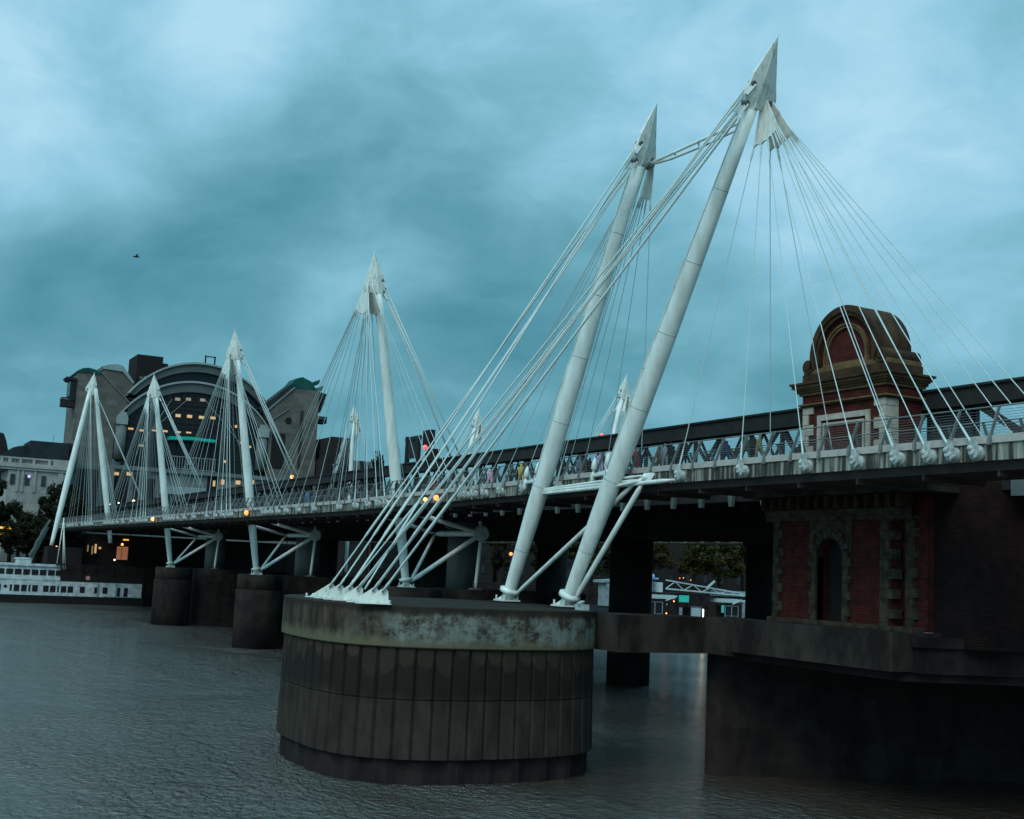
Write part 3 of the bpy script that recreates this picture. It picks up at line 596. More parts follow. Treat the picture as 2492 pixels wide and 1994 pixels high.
for x, y in ((-37.8, 8.6), (-45.8, 8.6)):
    q = MB(); q.box(x-1.1, x+1.1, y-.9, y+.9, CAP-.3, CAP+.1); q.build('plinth', 'darkstone', rp)
q = MB(); q.box(-49.3, -48.3, 9.0, 9.4, CAP, CAP+.35); q.bar((-48.9, 9.5, CAP+.36), (-48.5, 9.0, CAP+.5), .3, .12); q.build('cable_box', 'boatwhite', rp)
def stadium(x0, hw, y0, y1, z0, z1, n=14):
    pts = [(x0+hw*math.cos(math.pi*k/n), y1+hw*math.sin(math.pi*k/n)) for k in range(n+1)]+[(x0-hw*math.cos(math.pi*k/n), y0-hw*math.sin(math.pi*k/n)) for k in range(n+1)]
    return pts
for X, lab in ((0, 'dark concrete pier under the first single mast, partly hidden by the round pier'), (51.6, 'dark concrete pier under the second single mast, left of the round pier'), (103.3, 'dark concrete pier under the third single mast, right of the white boat')):
    t = thing('river_pier', (X, -9, -1.6), lab, 'bridge pier', 'smaller dark piers under the single masts')
    for nm, z0, z1, m_, gr in (('cap', 6.9, 9.0, 'beam', 0), ('shaft', -2, 7.0, 'darkstone', .12)):
        q = MB(); q.lathe([(3.05+gr, z0), (3.05+gr, z1-.1), (2.95+gr, z1)], X+.4, -.7, 36); q.build(nm, m_, t)
        pts = stadium(X+3, 3.9+gr, -18, -8.6, 0, 0)
        q = MB(); q.prism([(x, y, z0) for x, y in pts], (0, 0, z1-z0-.02)); q.build(nm, m_, t)
i = 0
for X, wh in ((6.5, 'behind the struts of the first single mast'), (58.1, 'behind the struts of the second single mast'), (109.8, 'behind the struts of the third single mast')):
    for y, r, how in ((-9.2, 1.75, 'grey railway bridge column nearest the footbridge, '), (-29, 2.4, 'dark railway bridge column in the middle row, '), (-48.2, 2.4, 'dark railway bridge column in the back row, ')):
        t = thing('bridge_column', (X-(0 if y > -10 else 2.5), y, -2), how+wh, 'column', 'columns under the railway bridge')
        cx = X-(0 if y > -10 else 2.5)
        q = MB(); q.lathe([(r, -2 if y < -10 else 8.9), (r, 15.2)], cx, y, 24); q.build('shaft', 'cylinder' if y > -10 else 'iron', t)
        q = MB(); q.lathe([(r+.1, 15.2), (r+.45, 15.5), (r+.45, 16.05)], cx, y, 24); q.build('capital', 'cylinder' if y > -10 else 'iron', t)

# ------------------------------------------------------------------ railway bridge
rb = thing('railway_bridge', (0, -26, 16), 'long dark iron railway bridge with a lattice side girder running behind the footbridge', 'bridge')
q = MB(); q.box(-150, 215, -3.6, -2.7, 20.95, 21.85); q.box(-150, 215, -3.75, -2.55, 21.82, 21.95); q.box(-150, 215, -3.65, -2.6, 20.85, 20.97); q.build('top_chord', 'iron', rb)
q = MB(); q.box(-150, 215, -3.6, -2.75, 16.3, 17.75); q.build('bottom_chord', 'iron', rb)
q = MB()
def latt(y, x0, x1, st, w_, z0=17.6, z1=20.95, vert=True):
    x = x0
    while x < x1:
        q.bar((x, y, z0), (x+st, y, z1), w_, .05, (0, 1, 0)); q.bar((x+st, y-.1, z0), (x, y-.1, z1), w_, .05, (0, 1, 0))
        if vert: q.box(x-.13, x+.13, y-.35, y-.15, z0, z1)
        x += st
latt(-2.95, -95, -68, 5.4, .42); latt(-2.95, -68+.3, 214, 3.1, .30); q.box(-67.9, -64.4, -3.3, -3.1, 17.3, 20.95)
latt(-3.9, -54, 214, 2.3, .22, vert=False)
q.build('lattice', 'iron', rb)
q = MB(); q.box(-150, 215, -49.6, -48.9, 20.6, 21.5); q.box(-150, 215, -49.6, -48.9, 16.3, 17.7); q.build('back_chords', 'iron', rb)
q = MB(); x = -95
while x < 214: q.bar((x, -49.2, 17.6), (x+6.2, -49.2, 20.8), .3, .08, (0, 1, 0)); q.bar((x+6.2, -49.35, 17.6), (x, -49.35, 20.8), .3, .08, (0, 1, 0)); x += 6.2
q.build('back_lattice', 'iron', rb)
q = MB(); latt(-18.5, -60, 214, 2.7, .34, 17.3, 20.0); q.box(-96, 214, -19, -18, 19.3, 20.2); latt(-33, -60, 214, 3.3, .34, 17.3, 20.0); q.build('middle_girders', 'iron', rb)
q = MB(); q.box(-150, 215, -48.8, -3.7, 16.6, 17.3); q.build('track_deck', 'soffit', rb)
q = MB(); x = -94.1
while x < 214: q.box(x-.22, x+.22, -48.5, -3.7, 15.9, 16.6); x += 3.3
q.build('cross_girders', 'iron', rb)
k = 0; x = -94.1
while x < 60:
    q = MB(); wd = .42 if x < -58 else .30; bt = .42 if x < -58 else .14; q.prism([(x-wd, -2.7, 16.9), (x+wd, -2.7, 16.9), (x+bt, -2.7, 15.95), (x-bt, -2.7, 15.95)], (0, .25, 0)); q.build('girder_end', 'irong', rb); x += 3.3

# ------------------------------------------------------------------ brick pier of the railway bridge, with its turret
bp_ = thing('brick_pier', (-60, -10, 8.9), 'red brick and stone railway bridge pier with an arched doorway, crowned by a round-gabled turret', 'bridge pier')
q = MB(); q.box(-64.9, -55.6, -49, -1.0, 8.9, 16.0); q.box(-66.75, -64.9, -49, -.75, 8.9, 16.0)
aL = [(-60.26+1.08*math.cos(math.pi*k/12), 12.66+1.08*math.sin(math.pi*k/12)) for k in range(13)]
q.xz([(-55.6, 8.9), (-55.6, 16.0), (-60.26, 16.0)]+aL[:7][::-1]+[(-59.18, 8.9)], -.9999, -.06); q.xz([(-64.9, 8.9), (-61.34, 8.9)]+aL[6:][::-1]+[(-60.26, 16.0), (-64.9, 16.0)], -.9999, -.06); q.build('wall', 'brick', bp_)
M['brickd'] = mat('near_black_brick', (.026, .0115, .010), .95, col2=(.012, .007, .007), nscale=1.2, courses=(.46, .15, .02, .4)); q = MB(); q.prism([(-66.7, -1.2, 8.2), (-69.2, -1.3, 8.2), (-76, -19, 8.2), (-84, -49, 8.2), (-66.7, -49, 8.2)], (0, 0, 8.5)); q.build('side_wall', 'brickd', bp_)  # side wall in a much darker brick colour than the pier front
q = MB(); q.prism([(-50.2, .8, -2), (-51.2, .6, -2), (-58.4, -19, -2), (-70, -49.4, -2), (-50.2, -49.4, -2)], (0, 0, 8.9)); q.build('base', 'darkstone', bp_)
q = MB(); q.prism([(-52, 1.2, 6.45), (-67.0, 1.2, 6.45), (-75, -20, 6.45), (-84, -49.5, 6.45), (-52, -49.5, 6.45)], (0, 0, .44))
q.build('platform', 'darkstone', bp_)
q = MB(); q.prism([(-66.8, .9, 6.9), (-67.6, .8, 6.9), (-75.0, -19, 6.9), (-84, -49, 6.9), (-66.8, -49, 6.9)], (0, 0, 1.3)); q.prism([(-66.8, 1.1, 8.2), (-67.8, 1.0, 8.2), (-75.3, -19, 8.2), (-84.3, -49, 8.2), (-66.8, -49, 8.2)], (0, 0, .5)); q.build('side_ledge', 'darkstone', bp_)
def quoins(x, z0, z1, y, long_, short, dirn, m, hgt=.52, d=.12, nm='quoins'):
    q = MB(); z = z0; k = 0; rnd = random.Random(int(x*10))
    while z < z1-.1:
        wd = (long_ if k % 2 else short)*rnd.uniform(.93, 1.07); h = min(hgt*rnd.uniform(.9, 1.1), z1-z); xa, xb = (x, x+wd) if dirn > 0 else (x-wd, x)
        q.box(xa, xb, y-.5, y+d*rnd.uniform(.5, 1), z+.008, z+h-.008); z += h; k += 1
    q.build(nm, m, bp_)
quoins(-55.45, 9.0, 14.95, 0, .85, .50, -1, 'quoin'); quoins(-64.2, 9.0, 14.95, 0, .95, .62, -1, 'quoin'); quoins(-65.42, 9.0, 14.95, -.62, .75, .5, -1, 'quoin')
quoins(-59.18, 8.95, 13.0, 0, .62, .42, 1, 'quoin', .46); quoins(-61.34, 8.95, 13.0, 0, .62, .42, -1, 'quoin', .46)
q = MB()
for k in range(11):
    a0, a1 = math.pi*k/11+.02, math.pi*(k+1)/11-.02; c = (-60.26, 12.66); r1 = 1.08; r2 = 1.48+(.22 if k % 2 else 0)
    q.xz([(c[0]+r1*math.cos(a0), c[1]+r1*math.sin(a0)), (c[0]+r2*math.cos(a0), c[1]+r2*math.sin(a0)), (c[0]+r2*math.cos(a1), c[1]+r2*math.sin(a1)), (c[0]+r1*math.cos(a1), c[1]+r1*math.sin(a1))], -.3, .10)
q.box(-61.95, -58.57, -.3, .03, 13.95, 14.69); q.box(-58.9, -58.57, -.3, .035, 12.9, 13.95); q.box(-61.95, -61.62, -.3, .035, 12.9, 13.95); q.build('arch_stones', 'quoin', bp_)
q = MB(); q.box(-61.3, -59.22, -.995, -.9, 8.92, 13.8); q.build('door', 'black', bp_)
q = MB(); q.box(-66.0, -54.9, -.4, .32, 14.95, 15.32); q.box(-66.0, -54.9, -.4, .18, 14.7, 14.95); q.build('stone_band', 'quoin', bp_)
x = -54.9
while x > -66.4: q = MB(); q.box(x-.32, x, -.3, .62, 15.34, 16.05); x -= .78; q.build('corbel', 'brownstone', bp_)
q = MB(); q.box(-68.4, -53.7, -2.4, 1.05, 16.07, 16.36); q.build('coping', 'beam', bp_)
q = MB(); q.box(-66.8, -55.3, -.5, .35, 8.87, 9.12); q.build('plinth', 'quoin', bp_)
# turret
tur = MB(); tur.box(-64.45, -57.9, -2.6, -.03, 16.3, 22.0); tur = tur.build('turret', 'brick', bp_)
def qt(x, dirn, yb=.0):
    q = MB(); z = 16.6; k = 0
    while z < 21.2:
        wd = .88 if k % 2 else .48; xa, xb = (x, x+wd*dirn); q.box(xa, xb, yb-.9, yb+.05, z+.015, z+.60); z += .615; k += 1
    sub(q, 'quoins', 'quoinp', tur)
qt(-57.84, -1); qt(-64.5, 1)
q = MB()
for x0, x1, z0, z1 in ((-63.3, -59.1, 20.45, 20.78), (-63.3, -63.0, 17, 20.45), (-59.4, -59.1, 17, 20.45)): q.box(x0, x1, -.1, .08, z0, z1)
for x0, x1, z0, z1 in ((-62.85, -59.55, 20.18, 20.30), (-62.85, -62.73, 17, 20.18), (-59.67, -59.55, 17, 20.18)): q.box(x0, x1, -.1, .05, z0, z1)
sub(q, 'window_surround', 'quoinp', tur)
def tier(p, z0, z1, m, nm):
    q = MB(); q.box(-64.5-p, -57.85+p, -2.62-p*.8, .02+p, z0, z1); sub(q, nm, m, tur)
tier(.12, 21.32, 21.42, 'brownstone', 'string_course'); tier(.24, 21.42, 21.52, 'ochre', 'string_course'); tier(.03, 21.52, 22.02, 'brick', 'frieze')
tier(.18, 22.02, 22.16, 'ochre', 'cornice'); tier(.28, 22.16, 22.32, 'brownstone', 'cornice'); tier(.36, 22.32, 22.42, 'ochre', 'cornice'); tier(.50, 22.42, 22.62, 'brownstone', 'cornice'); tier(.60, 22.62, 22.74, 'brownstone', 'cornice')
tier(.05, 22.74, 23.28, 'brownstone', 'parapet_block'); tier(.0, 23.28, 23.55, 'ochre', 'parapet_block')
cxT, zs_ = -61.17, 24.15
def archpts(r, zb, n=20): return [(cxT+r, zb)]+[(cxT+r*math.cos(math.pi*k/n), zs_+r*1.02*math.sin(math.pi*k/n)) for k in range(n+1)]+[(cxT-r, zb)]
def ringseg(r1, r2, y0, y1, m, nm, zb=23.55, n=22):
    q = MB(); A = archpts(r1, zb, n); B_ = archpts(r2, zb, n)
    for i in range(len(A)-1): q.xz([A[i], B_[i], B_[i+1], A[i+1]], y0, y1)
    sub(q, nm, m, tur)
q = MB(); q.xz(archpts(2.45, 23.5), -2.3, -.28); sub(q, 'gable_field', 'brick', tur)
q = MB(); A = archpts(2.72, 23.5, 28); q.xz(A, -2.45, -.30); sub(q, 'barrel_roof', 'brownstone', tur)
ringseg(2.38, 2.74, -.32, .12, 'brownstone', 'arch_moulding'); ringseg(2.16, 2.38, -.32, .0, 'brownstone', 'arch_moulding'); ringseg(1.66, 1.76, -.32, -.06, 'ochre', 'arch_moulding', 23.7); ringseg(1.50, 1.60, -.32, -.12, 'ochre', 'arch_moulding', 23.7)
q = MB(); q.box(-62.95, -59.4, -.3, -.05, 23.55, 23.72); sub(q, 'sill', 'ochre', tur)
for x in (-58.25, -64.1):
    q = MB(); q.tube([(x, .12, 23.72), (x, -2.55, 23.72)], .42, 16); q.tube([(x, .17, 23.72), (x, .12, 23.72)], .2, 12); sub(q, 'scroll', 'brownstone', tur)
# concrete walkway ring between round pier and brick pier
cw = thing('concrete_beam', (-54, 4, 7), 'grey concrete beam linking the round pier to the brick pier above the water', 'beam')
q = MB(); q.box(-51.65, -48.4, 2.0, 8.4, 6.62, 8.80); q.build('link', 'beam', cw)
q = MB(); q.box(-67.0, -51.7, -.02, 2.15, 6.93, 8.86); q.box(-54.3, -51.72, -.1, 2.23, 6.66, 7.6); q.box(-67.3, -66.9, -3, 2.22, 6.95, 8.88); q.build('ring', 'beam', cw)
q = MB(); q.bar((-50.2, -4, WZ-.3), (-52.0, -22, 4.2), 1.6, .5); q.bar((-50.2, -5, WZ-.3), (-51.0, -16, 3.0), .3, .3); tag(q.build('fender', 'darkstone'), 'dark sloping timber rising from the water under the concrete beam', 'fender')

# ------------------------------------------------------------------ far bank
rw = MB(); rw.box(187.2, 189.5, -900, 900, -3, 7.9); rw = rw.build('river_wall', 'darkstone'); tag(rw, 'long dark stone embankment wall along the far bank', 'wall')
q = MB(); 
for k in range(60): q.box(187.0, 187.2, -300+k*7, -299.2+k*7, -2, 7.6)
sub(q, 'pilasters', 'darkstone', rw)

st = thing('station_building', (245, -34, 7), 'large stone office block over the station with great glazed steel arch and four stair turrets', 'building')
q = MB(); q.yz([(-.7, 7), (-.7, 59.4), (-6.7, 59.37), (-14.3, 52.19), (-14.3, 46), (-11.4, 45.9), (-11.4, 36), (-11.6, 7)], 235.2, 252); q.build('left_tower', 'stone', st)
q = MB(); q.yz([(-6.7, 59.5), (-5.1, 60.2), (-3.2, 60.55), (-1.7, 60.25), (-.4, 59.5), (-.4, 59.1), (-6.2, 59.1)], 234.9, 253); q.build('tower_roof', 'green', st)
q = MB(); q.yz([(-6.7, 59.37), (-14.6, 51.95), (-14.6, 52.45), (-6.7, 59.85)], 234.8, 252); q.yz([(-11.2, 49.9), (-14.5, 46.4), (-14.5, 46.8), (-11.2, 50.3)], 234.9, 235.2); q.build('slope_coping', 'podium', st)
q = MB(); q.box(236, 242, -.7, 1.0, 52.2, 56.6); q.yz([(-.5, 56.6), (1.6, 56.9), (2.2, 57.6), (-.5, 57.4)], 235.5, 243); q.yz([(-.5, 51.6), (1.2, 51.7), (1.5, 52.3), (-.5, 52.3)], 235.5, 243); q.build('corner_bay', 'glassd', st)
q = MB(); q.box(236, 239, -.7, 2.9, 49.5, 52.0); q.build('balcony', 'far', st); q = MB(); q.box(235.9, 239.1, -.6, 3.0, 51.4, 51.75); q.build('balcony', 'podium', st)
q = MB(); q.box(235.6, 238, -11.4, -8.2, 34.8, 45.9); q.build('recess', 'black', st)
q = MB(); q.yz([(-9.9, 47), (-9.9, 62.8), (-11.4, 63.2), (-15.2, 62.7), (-18.2, 59.6), (-18.3, 50)], 251, 262); q.build('rear_turret', 'stone', st)
q = MB(); q.yz([(-9.6, 62.9), (-9.2, 63.7), (-11.5, 64.5), (-13.4, 64.75), (-15.1, 64.2), (-18.4, 59.9), (-18.0, 59.6), (-15.0, 62.7), (-11.0, 62.9)], 250.6, 262.4); q.build('turret_roof', 'steelarch', st)
q = MB(); q.box(255, 268, -19.5, -26.9, 50, 69.0); q.box(255.5, 267, -26.9, -28.6, 50, 67.2); q.build('plant_tower', 'black', st)
q = MB(); q.tube([(254.9, -20.9, 61.7), (254.9, -20.9, 61.8)], .45, 10); q.tube([(254.6, -20.9, 62.2), (254.9, -20.9, 62.2)], .42, 10); q.build('vent', 'podium', st); q = MB(); q.tube([(254.6, -22.0, 62.3), (254.9, -22.0, 62.3)], .42, 10); q.build('vent', 'podium', st)
q = MB(); q.box(240, 242, -35.6, -38.9, 65.6, 66.2); q.box(240, 240.3, -35.6, -36.0, 66, 68.6); q.box(240, 240.3, -38.3, -38.7, 66, 68.6); q.box(240, 240.2, -35.6, -38.7, 68.2, 68.5); q.build('roof_cradle', 'iron', st)
def arc(cy, hw, z0, rise, n=28):   # circular arc through (cy±hw, z0) with given rise
    Rr = (hw*hw+rise*rise)/(2*rise); zc = z0+rise-Rr; a = math.asin(min(1, hw/Rr)); return [(cy+Rr*math.sin(-a+2*a*k/n), zc+Rr*math.cos(-a+2*a*k/n)) for k in range(n+1)]
def arcband(cy, hw, z0, rise, th, x0, x1, m, nm):
    o = arc(cy, hw, z0, rise); i_ = arc(cy, hw-th*.75, z0, rise-th); q = MB()
    for k in range(len(o)-1): q.yz([o[k], o[k+1], i_[k+1], i_[k]], x0, x1)
    return q.build(nm, m, st)
arcband(-34.9, 20.2, 55.2, 10.85, .55, 237.6, 241, 'steelarch', 'back_arch'); arcband(-34.9, 19.8, 54.9, 10.5, 2.1, 238.2, 262, 'archdark', 'back_arch')
arcband(-33.3, 21.6, 47.9, 12.2, .55, 234.6, 237.2, 'steelarch', 'front_arch'); arcband(-33.3, 21.1, 47.7, 11.8, 2.5, 235.2, 242, 'archdark', 'front_arch')
q = MB(); o = arc(-33.3, 19.4, 47.7, 9.5); q.yz([(-13.9, 34.5)]+[p for p in o[::-1]]+[(-52.7, 34.5)], 236.3, 262); q.build('glazed_front', 'glassd', st)
q = MB(); o = arc(-34.9, 17.5, 54.9, 8.4); q.yz(o[::-1]+[(-52, 50), (-17, 50)], 239.6, 262); q.build('upper_glazing', 'glassd', st)
q = MB()
for z in (38.6, 42.6, 46.6, 48.0, 51.8, 53.2): q.box(235.95, 236.3, -14.4, -52.2, z, z+.35)
for k in range(20): q.box(236.0, 236.3, -15-k*1.95, -15.22-k*1.95, 34.6, 56.5 if 3 < k < 16 else 50)
q.build('glazing_bars', 'iron', st)
q = MB()
for s_ in (-1, 1):
    for k in range(3): q.bar((235.9, -33.3+s_*(2+k*5), 55.5-k), (235.9, -33.3+s_*(13+k*1.2), 44-k*3), .12, .12, (1, 0, 0))
q.build('tie_rods', 'steelarch', st)
lit = [(-27.9, 54.6, 1.1, .8, 0), (-30.9, 54.9, 1.1, .8, 0), (-34.9, 55.1, 1.1, .8, 0), (-28.4, 50, 1.1, .8, 1), (-31.6, 50.1, 1.1, .8, 1), (-35, 50.15, 1.2, .8, 1), (-38.2, 50.3, 1.2, .7, 1), 
       (-15.8, 45.1, 1.2, .5, 1), (-18.7, 44.9, .8, .5, 1), (-22.2, 45.2, 1.0, .4, 1), (-25.2, 45.3, 1.0, .5, 1), (-28.8, 45.4, 1.1, .4, 1), (-31.7, 45.5, 1.1, .4, 1), (-19, 40.7, 1.1, .6, 0), (-42.5, 38.2, .5, .7, 1), (-47, 44, .4, .8, 1), (-45, 48.5, .3, .8, 1), (-49.5, 43, .4, .6, 1)]
for y, z, wd, h, br in lit:
    q = MB(); q.box(235.85, 236.35, y-wd/2-.12, y+wd/2+.12, z-h/2, z+h/2); q.build('lit_window', 'lamp_y' if br else 'lamp_yd', st)
for y in (-13.1, -52.9):
    q = MB(); q.lathe([(1.55, 36.5), (1.6, 46)], 236, y, 20); q.build('column', 'podium', st); q = MB(); q.box(234.2, 238, y-1.5, y+1.5, 46, 48.1); q.yz([(y-1.4, 48.1), (y+1.4, 48.1), (y+.2, 49.6), (y-1.0, 49.3)] if y > -30 else [(y+1.4, 48.1), (y-1.4, 48.1), (y-.2, 49.6), (y+1.0, 49.6)], 234.4, 238); q.build('column_block', 'steelarch', st)
    q = MB(); q.ball((233.8, y+.4, 36.4), 1.1, 8, .8); q.build('shrub', 'tree', st)
q = MB(); q.yz([(-26, 43.75), (-32, 44.1), (-38.8, 43.85), (-38.7, 43.1), (-32, 43.25), (-26, 42.85)], 233.0, 236.2); q.build('canopy', 'turq', st)
q = MB(); q.box(233.5, 234, -26.8, -39.4, 38.3, 38.45); q.box(233.5, 234, -26.8, -39.4, 34.9, 35.05)
for k in range(17): q.box(233.55, 233.8, -27-k*.76, -27.1-k*.76, 34.9, 38.4)
q.build('balustrade', 'steelarch', st)
# right hand side of the front
q = MB(); q.yz([(-53.0, 52.6), (-61.3, 61.0), (-68.9, 61.4), (-69.3, 7), (-54.6, 7), (-54.6, 50.2)], 235.1, 252); q.build('right_tower', 'stone', st)
q = MB(); q.yz([(-60.6, 62.6), (-61.9, 64.4), (-63.9, 65.1), (-66.6, 64.1), (-68.3, 62.0), (-68.6, 61.3), (-61.4, 61.2)], 236.5, 243); q.build('tower_roof', 'green', st)
q = MB(); q.yz([(-51.4, 54.3), (-60.6, 62.6), (-61.2, 61.2), (-53.0, 53.2)], 236.5, 243); q.build('roof_slope', 'slate', st)
q = MB(); q.yz([(-52.8, 52.8), (-61.2, 61.2), (-61.2, 61.6), (-52.6, 53.2)], 234.7, 236); q.yz([(-55.4, 51.3), (-60.0, 54.9), (-60.0, 55.2), (-55.4, 51.6)], 234.8, 235.2); q.build('slope_coping', 'podium', st)
for y, z in ((-67.9, 64.0), (-69.0, 62.2)): q = MB(); q.yz([(y, z-.6), (y-1.6, z-.3), (y-2.1, z+1.3), (y-1.3, z+.4), (y, z+.3)], 238, 244); q.build('eaves_fin', 'green', st)
q = MB(); q.yz([(-69.0, 61.6), (-72.3, 61.0), (-71.6, 57.9), (-70.4, 55.2), (-69.0, 54.8)], 238, 250); q.build('corner_bay', 'glassd', st)
q = MB(); q.box(239, 243, -69, -73.1, 52.3, 54.3); q.build('balcony', 'far', st); q = MB(); q.box(238.9, 243.1, -69, -73.2, 53.5, 53.9); q.build('balcony', 'podium', st)
q = MB(); q.box(234.9, 236, -55.5, -59.4, 37.4, 47.6); q.build('recess', 'black', st)
q = MB(); q.tube([(234.8, -60.0, 51.6), (235.3, -60.0, 51.6)], .95, 20); q.build('round_window', 'black', st)
q = MB(); q.box(234.95, 235.2, -63.6, -64.4, 38, 55); q.build('wall_joint', 'stoned', st)
# podium
q = MB(); q.box(234.0, 250, -.7, -70, 7, 34.6); q.build('podium', 'podium', st)
q = MB(); q.box(233.2, 234.2, -12, -55, 33.6, 34.7); q.build('podium_ledge', 'podium', st)
for y0, y1, z0, z1, m in ((-12.3, -15.9, 24.5, 32.8, 'black'), (-17.5, -18.9, 24.5, 32.6, 'stoned'), (-20.4, -23.0, 24.0, 31.6, 'black'), (-37.5, -40.2, 29.6, 34.0, 'black'), (-2, -8, 20, 33, 'stoned'), (-46, -52, 22, 30, 'stoned'), (-26, -37, 22, 27, 'stoned'), (-56, -60, 26, 33, 'black'), (-63, -68, 22, 34, 'stoned')):
    q = MB(); q.box(233.8, 234.1, y0, y1, z0, z1); q.build('bay', m, st)
for y, z, wd, h in ((-12.6, 32.3, 1.4, .8), (-16.1, 32.5, 1.5, .9), (-41.8, 32.2, .9, 1.4), (-46.2, 32.4, 1.3, 1.1), (-39.4, 31.6, .6, 1.6), (-50.5, 32.8, .5, 1.2)): q = MB(); q.box(233.6, 233.9, y-wd/2, y+wd/2, z-h/2, z+h/2); q.build('lit_window', 'lamp_y', st)
for y in (-11.2, -19.2):
    q = MB(); q.bar((233.2, y, 33.5), (233.2, y-.6, 21), 1.3, .8, (1, 0, 0)); q.build('raking_column', 'podium', st)
q = MB(); q.box(232.8, 234, -24.5, -37, 27.8, 30); q.build('parapet', 'steelarch', st)

# pale classical building on the left, with darker blocks behind
cl = thing('stone_building', (222, 12, 7), 'pale classical stone building with roof balustrade, above the trees at far left', 'building')
q = MB(); q.box(216, 232, 2.2, 16.4, 7, 31.0); q.build('wall', 'portland', cl)
q = MB(); q.box(215.2, 232, 1.8, 19.8, 31.0, 31.9); q.box(215.5, 232, 2.0, 18.3, 30.4, 31.0); q.build('cornice', 'portland', cl)
q = MB(); q.box(215.6, 216.2, 6.4, 19.4, 33.1, 33.5); q.box(215.6, 216.2, 6.4, 19.4, 31.9, 32.1)
for y in (18.2, 16.3, 13.8, 10.7, 7.0): q.box(215.5, 216.3, y-.35, y+.35, 31.9, 33.5)
y = 18.9
while y > 6.8: q.box(215.8, 216.1, y-.07, y+.07, 32, 33.2); y -= .36
q.build('balustrade', 'portland', cl)
q = MB(); q.box(215.9, 216.4, 2.2, 6.2, 31.9, 33.6); q.box(215.7, 216.1, 3.4, 4.8, 26, 31.6); q.build('end_bay', 'portland', cl)
q = MB(); q.yz([(19.5, 33.3), (15.6, 36.0), (13.4, 36.4), (12.8, 34.2), (9.5, 36.0), (6.4, 33.2)], 217, 226); q.build('roof', 'slate', cl)
for y in (11.85, 15.3, 8.0): q = MB(); q.box(215.8, 216.05, y-.55, y+.55, 26.7, 29.3); w_ = q.build('window', 'glass', cl)
q = MB(); q.ball((215.8, 11.5, 28.9), .38, 8); q.build('window_light', 'lamp_v', cl)
for y in (14.1, 10.1, 13.0): q = MB(); q.box(215.7, 216.1, y-.3, y+.3, 25, 30.4); q.build('pilaster', 'portland', cl)
t = thing('roof_block', (226, 8, 7), 'dark flat-topped block rising behind the pale classical building', 'building')
q = MB(); q.box(224, 238, 1.5, 11.0, 7, 38.6); q.build('wall', 'slate', t); q = MB(); q.yz([(16.5, 35.2), (14.0, 36.9), (11.0, 37.6), (1.0, 38.9), (-.3, 38.2), (-.3, 33), (16.5, 33)], 226, 236); q.build('roof', 'far', t); q = MB(); q.tube([(225, 5.5, 38.6), (225, 5.3, 40.6)], .06, 5); q.build('aerial', 'iron', t)
t = thing('dome_building', (240, 19, 7), 'dark rounded building top cut by the left edge of the view', 'building')
q = MB(); q.yz([(14.2, 7), (14.2, 36.5), (15.0, 39.5), (15.8, 41.4), (17.3, 41.7), (18.2, 43.2), (21, 43.5), (24, 42), (24, 7)], 243, 255); q.build('wall', 'far', t)
# buildings right of the station
t = thing('office_block', (228, -60, 7), 'dark stone block joined to the right side of the station, with square roof tower', 'building')
q = MB(); q.box(226, 240, -70.5, -76.5, 7, 47.2); q.build('tower', 'far', t); q = MB(); q.box(227, 245, -69.5, -84, 7, 41.0); q.build('wall', 'far', t)
for k in range(5):
    q = MB(); q.box(225.9, 226.1, -71.2-k, -71.7-k, 38+((k*7) % 3), 39.2+((k*7) % 3)); q.build('window', 'glass', t)

for y0, y1, z, lab in ((-88, -128, 22, 'dark building block behind the trees under the bridge, left part'), (-130, -176, 25, 'dark building block behind the olive trees under the bridge'), (-178, -235, 24, 'dark building block behind the rightmost trees under the bridge')):
    t = thing('embankment_block', (240, (y0+y1)/2, 7), lab, 'building'); q = MB(); q.box(232, 255, y0, y1, 7, z+2); q.build('wall', 'far', t)
    q = MB(); q.box(231.5, 255, y0+.5, y1-.5, z+2, z+2.6); q.build('parapet', 'stoned', t)
    for k in range(8):
        for l in range(3): q = MB(); yy = y0-2-k*(y0-y1-4)/7.5; q.box(231.8, 232.05, yy, yy-1.3, 10+l*4.5, 12.4+l*4.5); q.build('window', 'glass', t)
# ------------------------------------------------------------------ trees
def leaf_mesh(seed, rx, rz, n, sz, clumps):
    rnd = random.Random(seed); v = []; f = []
    cs = []
    for k in range(clumps):
        a = rnd.uniform(0, 6.283); u = rnd.uniform(-.9, 1); rr = math.sqrt(max(0, 1-u*u))*rnd.uniform(.45, .95)
        cs.append((rx*rr*math.cos(a), rx*rr*math.sin(a), rz*u*rnd.uniform(.6, 1), rnd.uniform(.16, .34)*rx))
    for k in range(n):
        c = rnd.choice(cs); d = V((rnd.gauss(0, 1), rnd.gauss(0, 1), rnd.gauss(0, .8))); d = d.normalized()*c[3]*rnd.uniform(.5, 1.1); p = V(c[:3])+d
        a = V((rnd.gauss(0, 1), rnd.gauss(0, 1), rnd.gauss(0, 1))).normalized(); b_ = a.cross(V((rnd.gauss(0, 1), rnd.gauss(0, 1), rnd.gauss(0, 1)))).normalized(); s_ = sz*rnd.uniform(.6, 1.3)
        i = len(v); v += [tuple(p-a*s_), tuple(p+b_*s_*.6), tuple(p+a*s_), tuple(p-b_*s_*.6)]; f.append((i, i+1, i+2, i+3))
    me = bpy.data.meshes.new('crown'); me.from_pydata(v, [], f); return me
crown = {}
for k, m in ((0, 'tree'), (1, 'tree'), (2, 'tree2'), (3, 'tree2')):
    crown[k] = leaf_mesh(20+k, 6.2, 7.4, 5200, .42, 34); crown[k].materials.append(M[m])
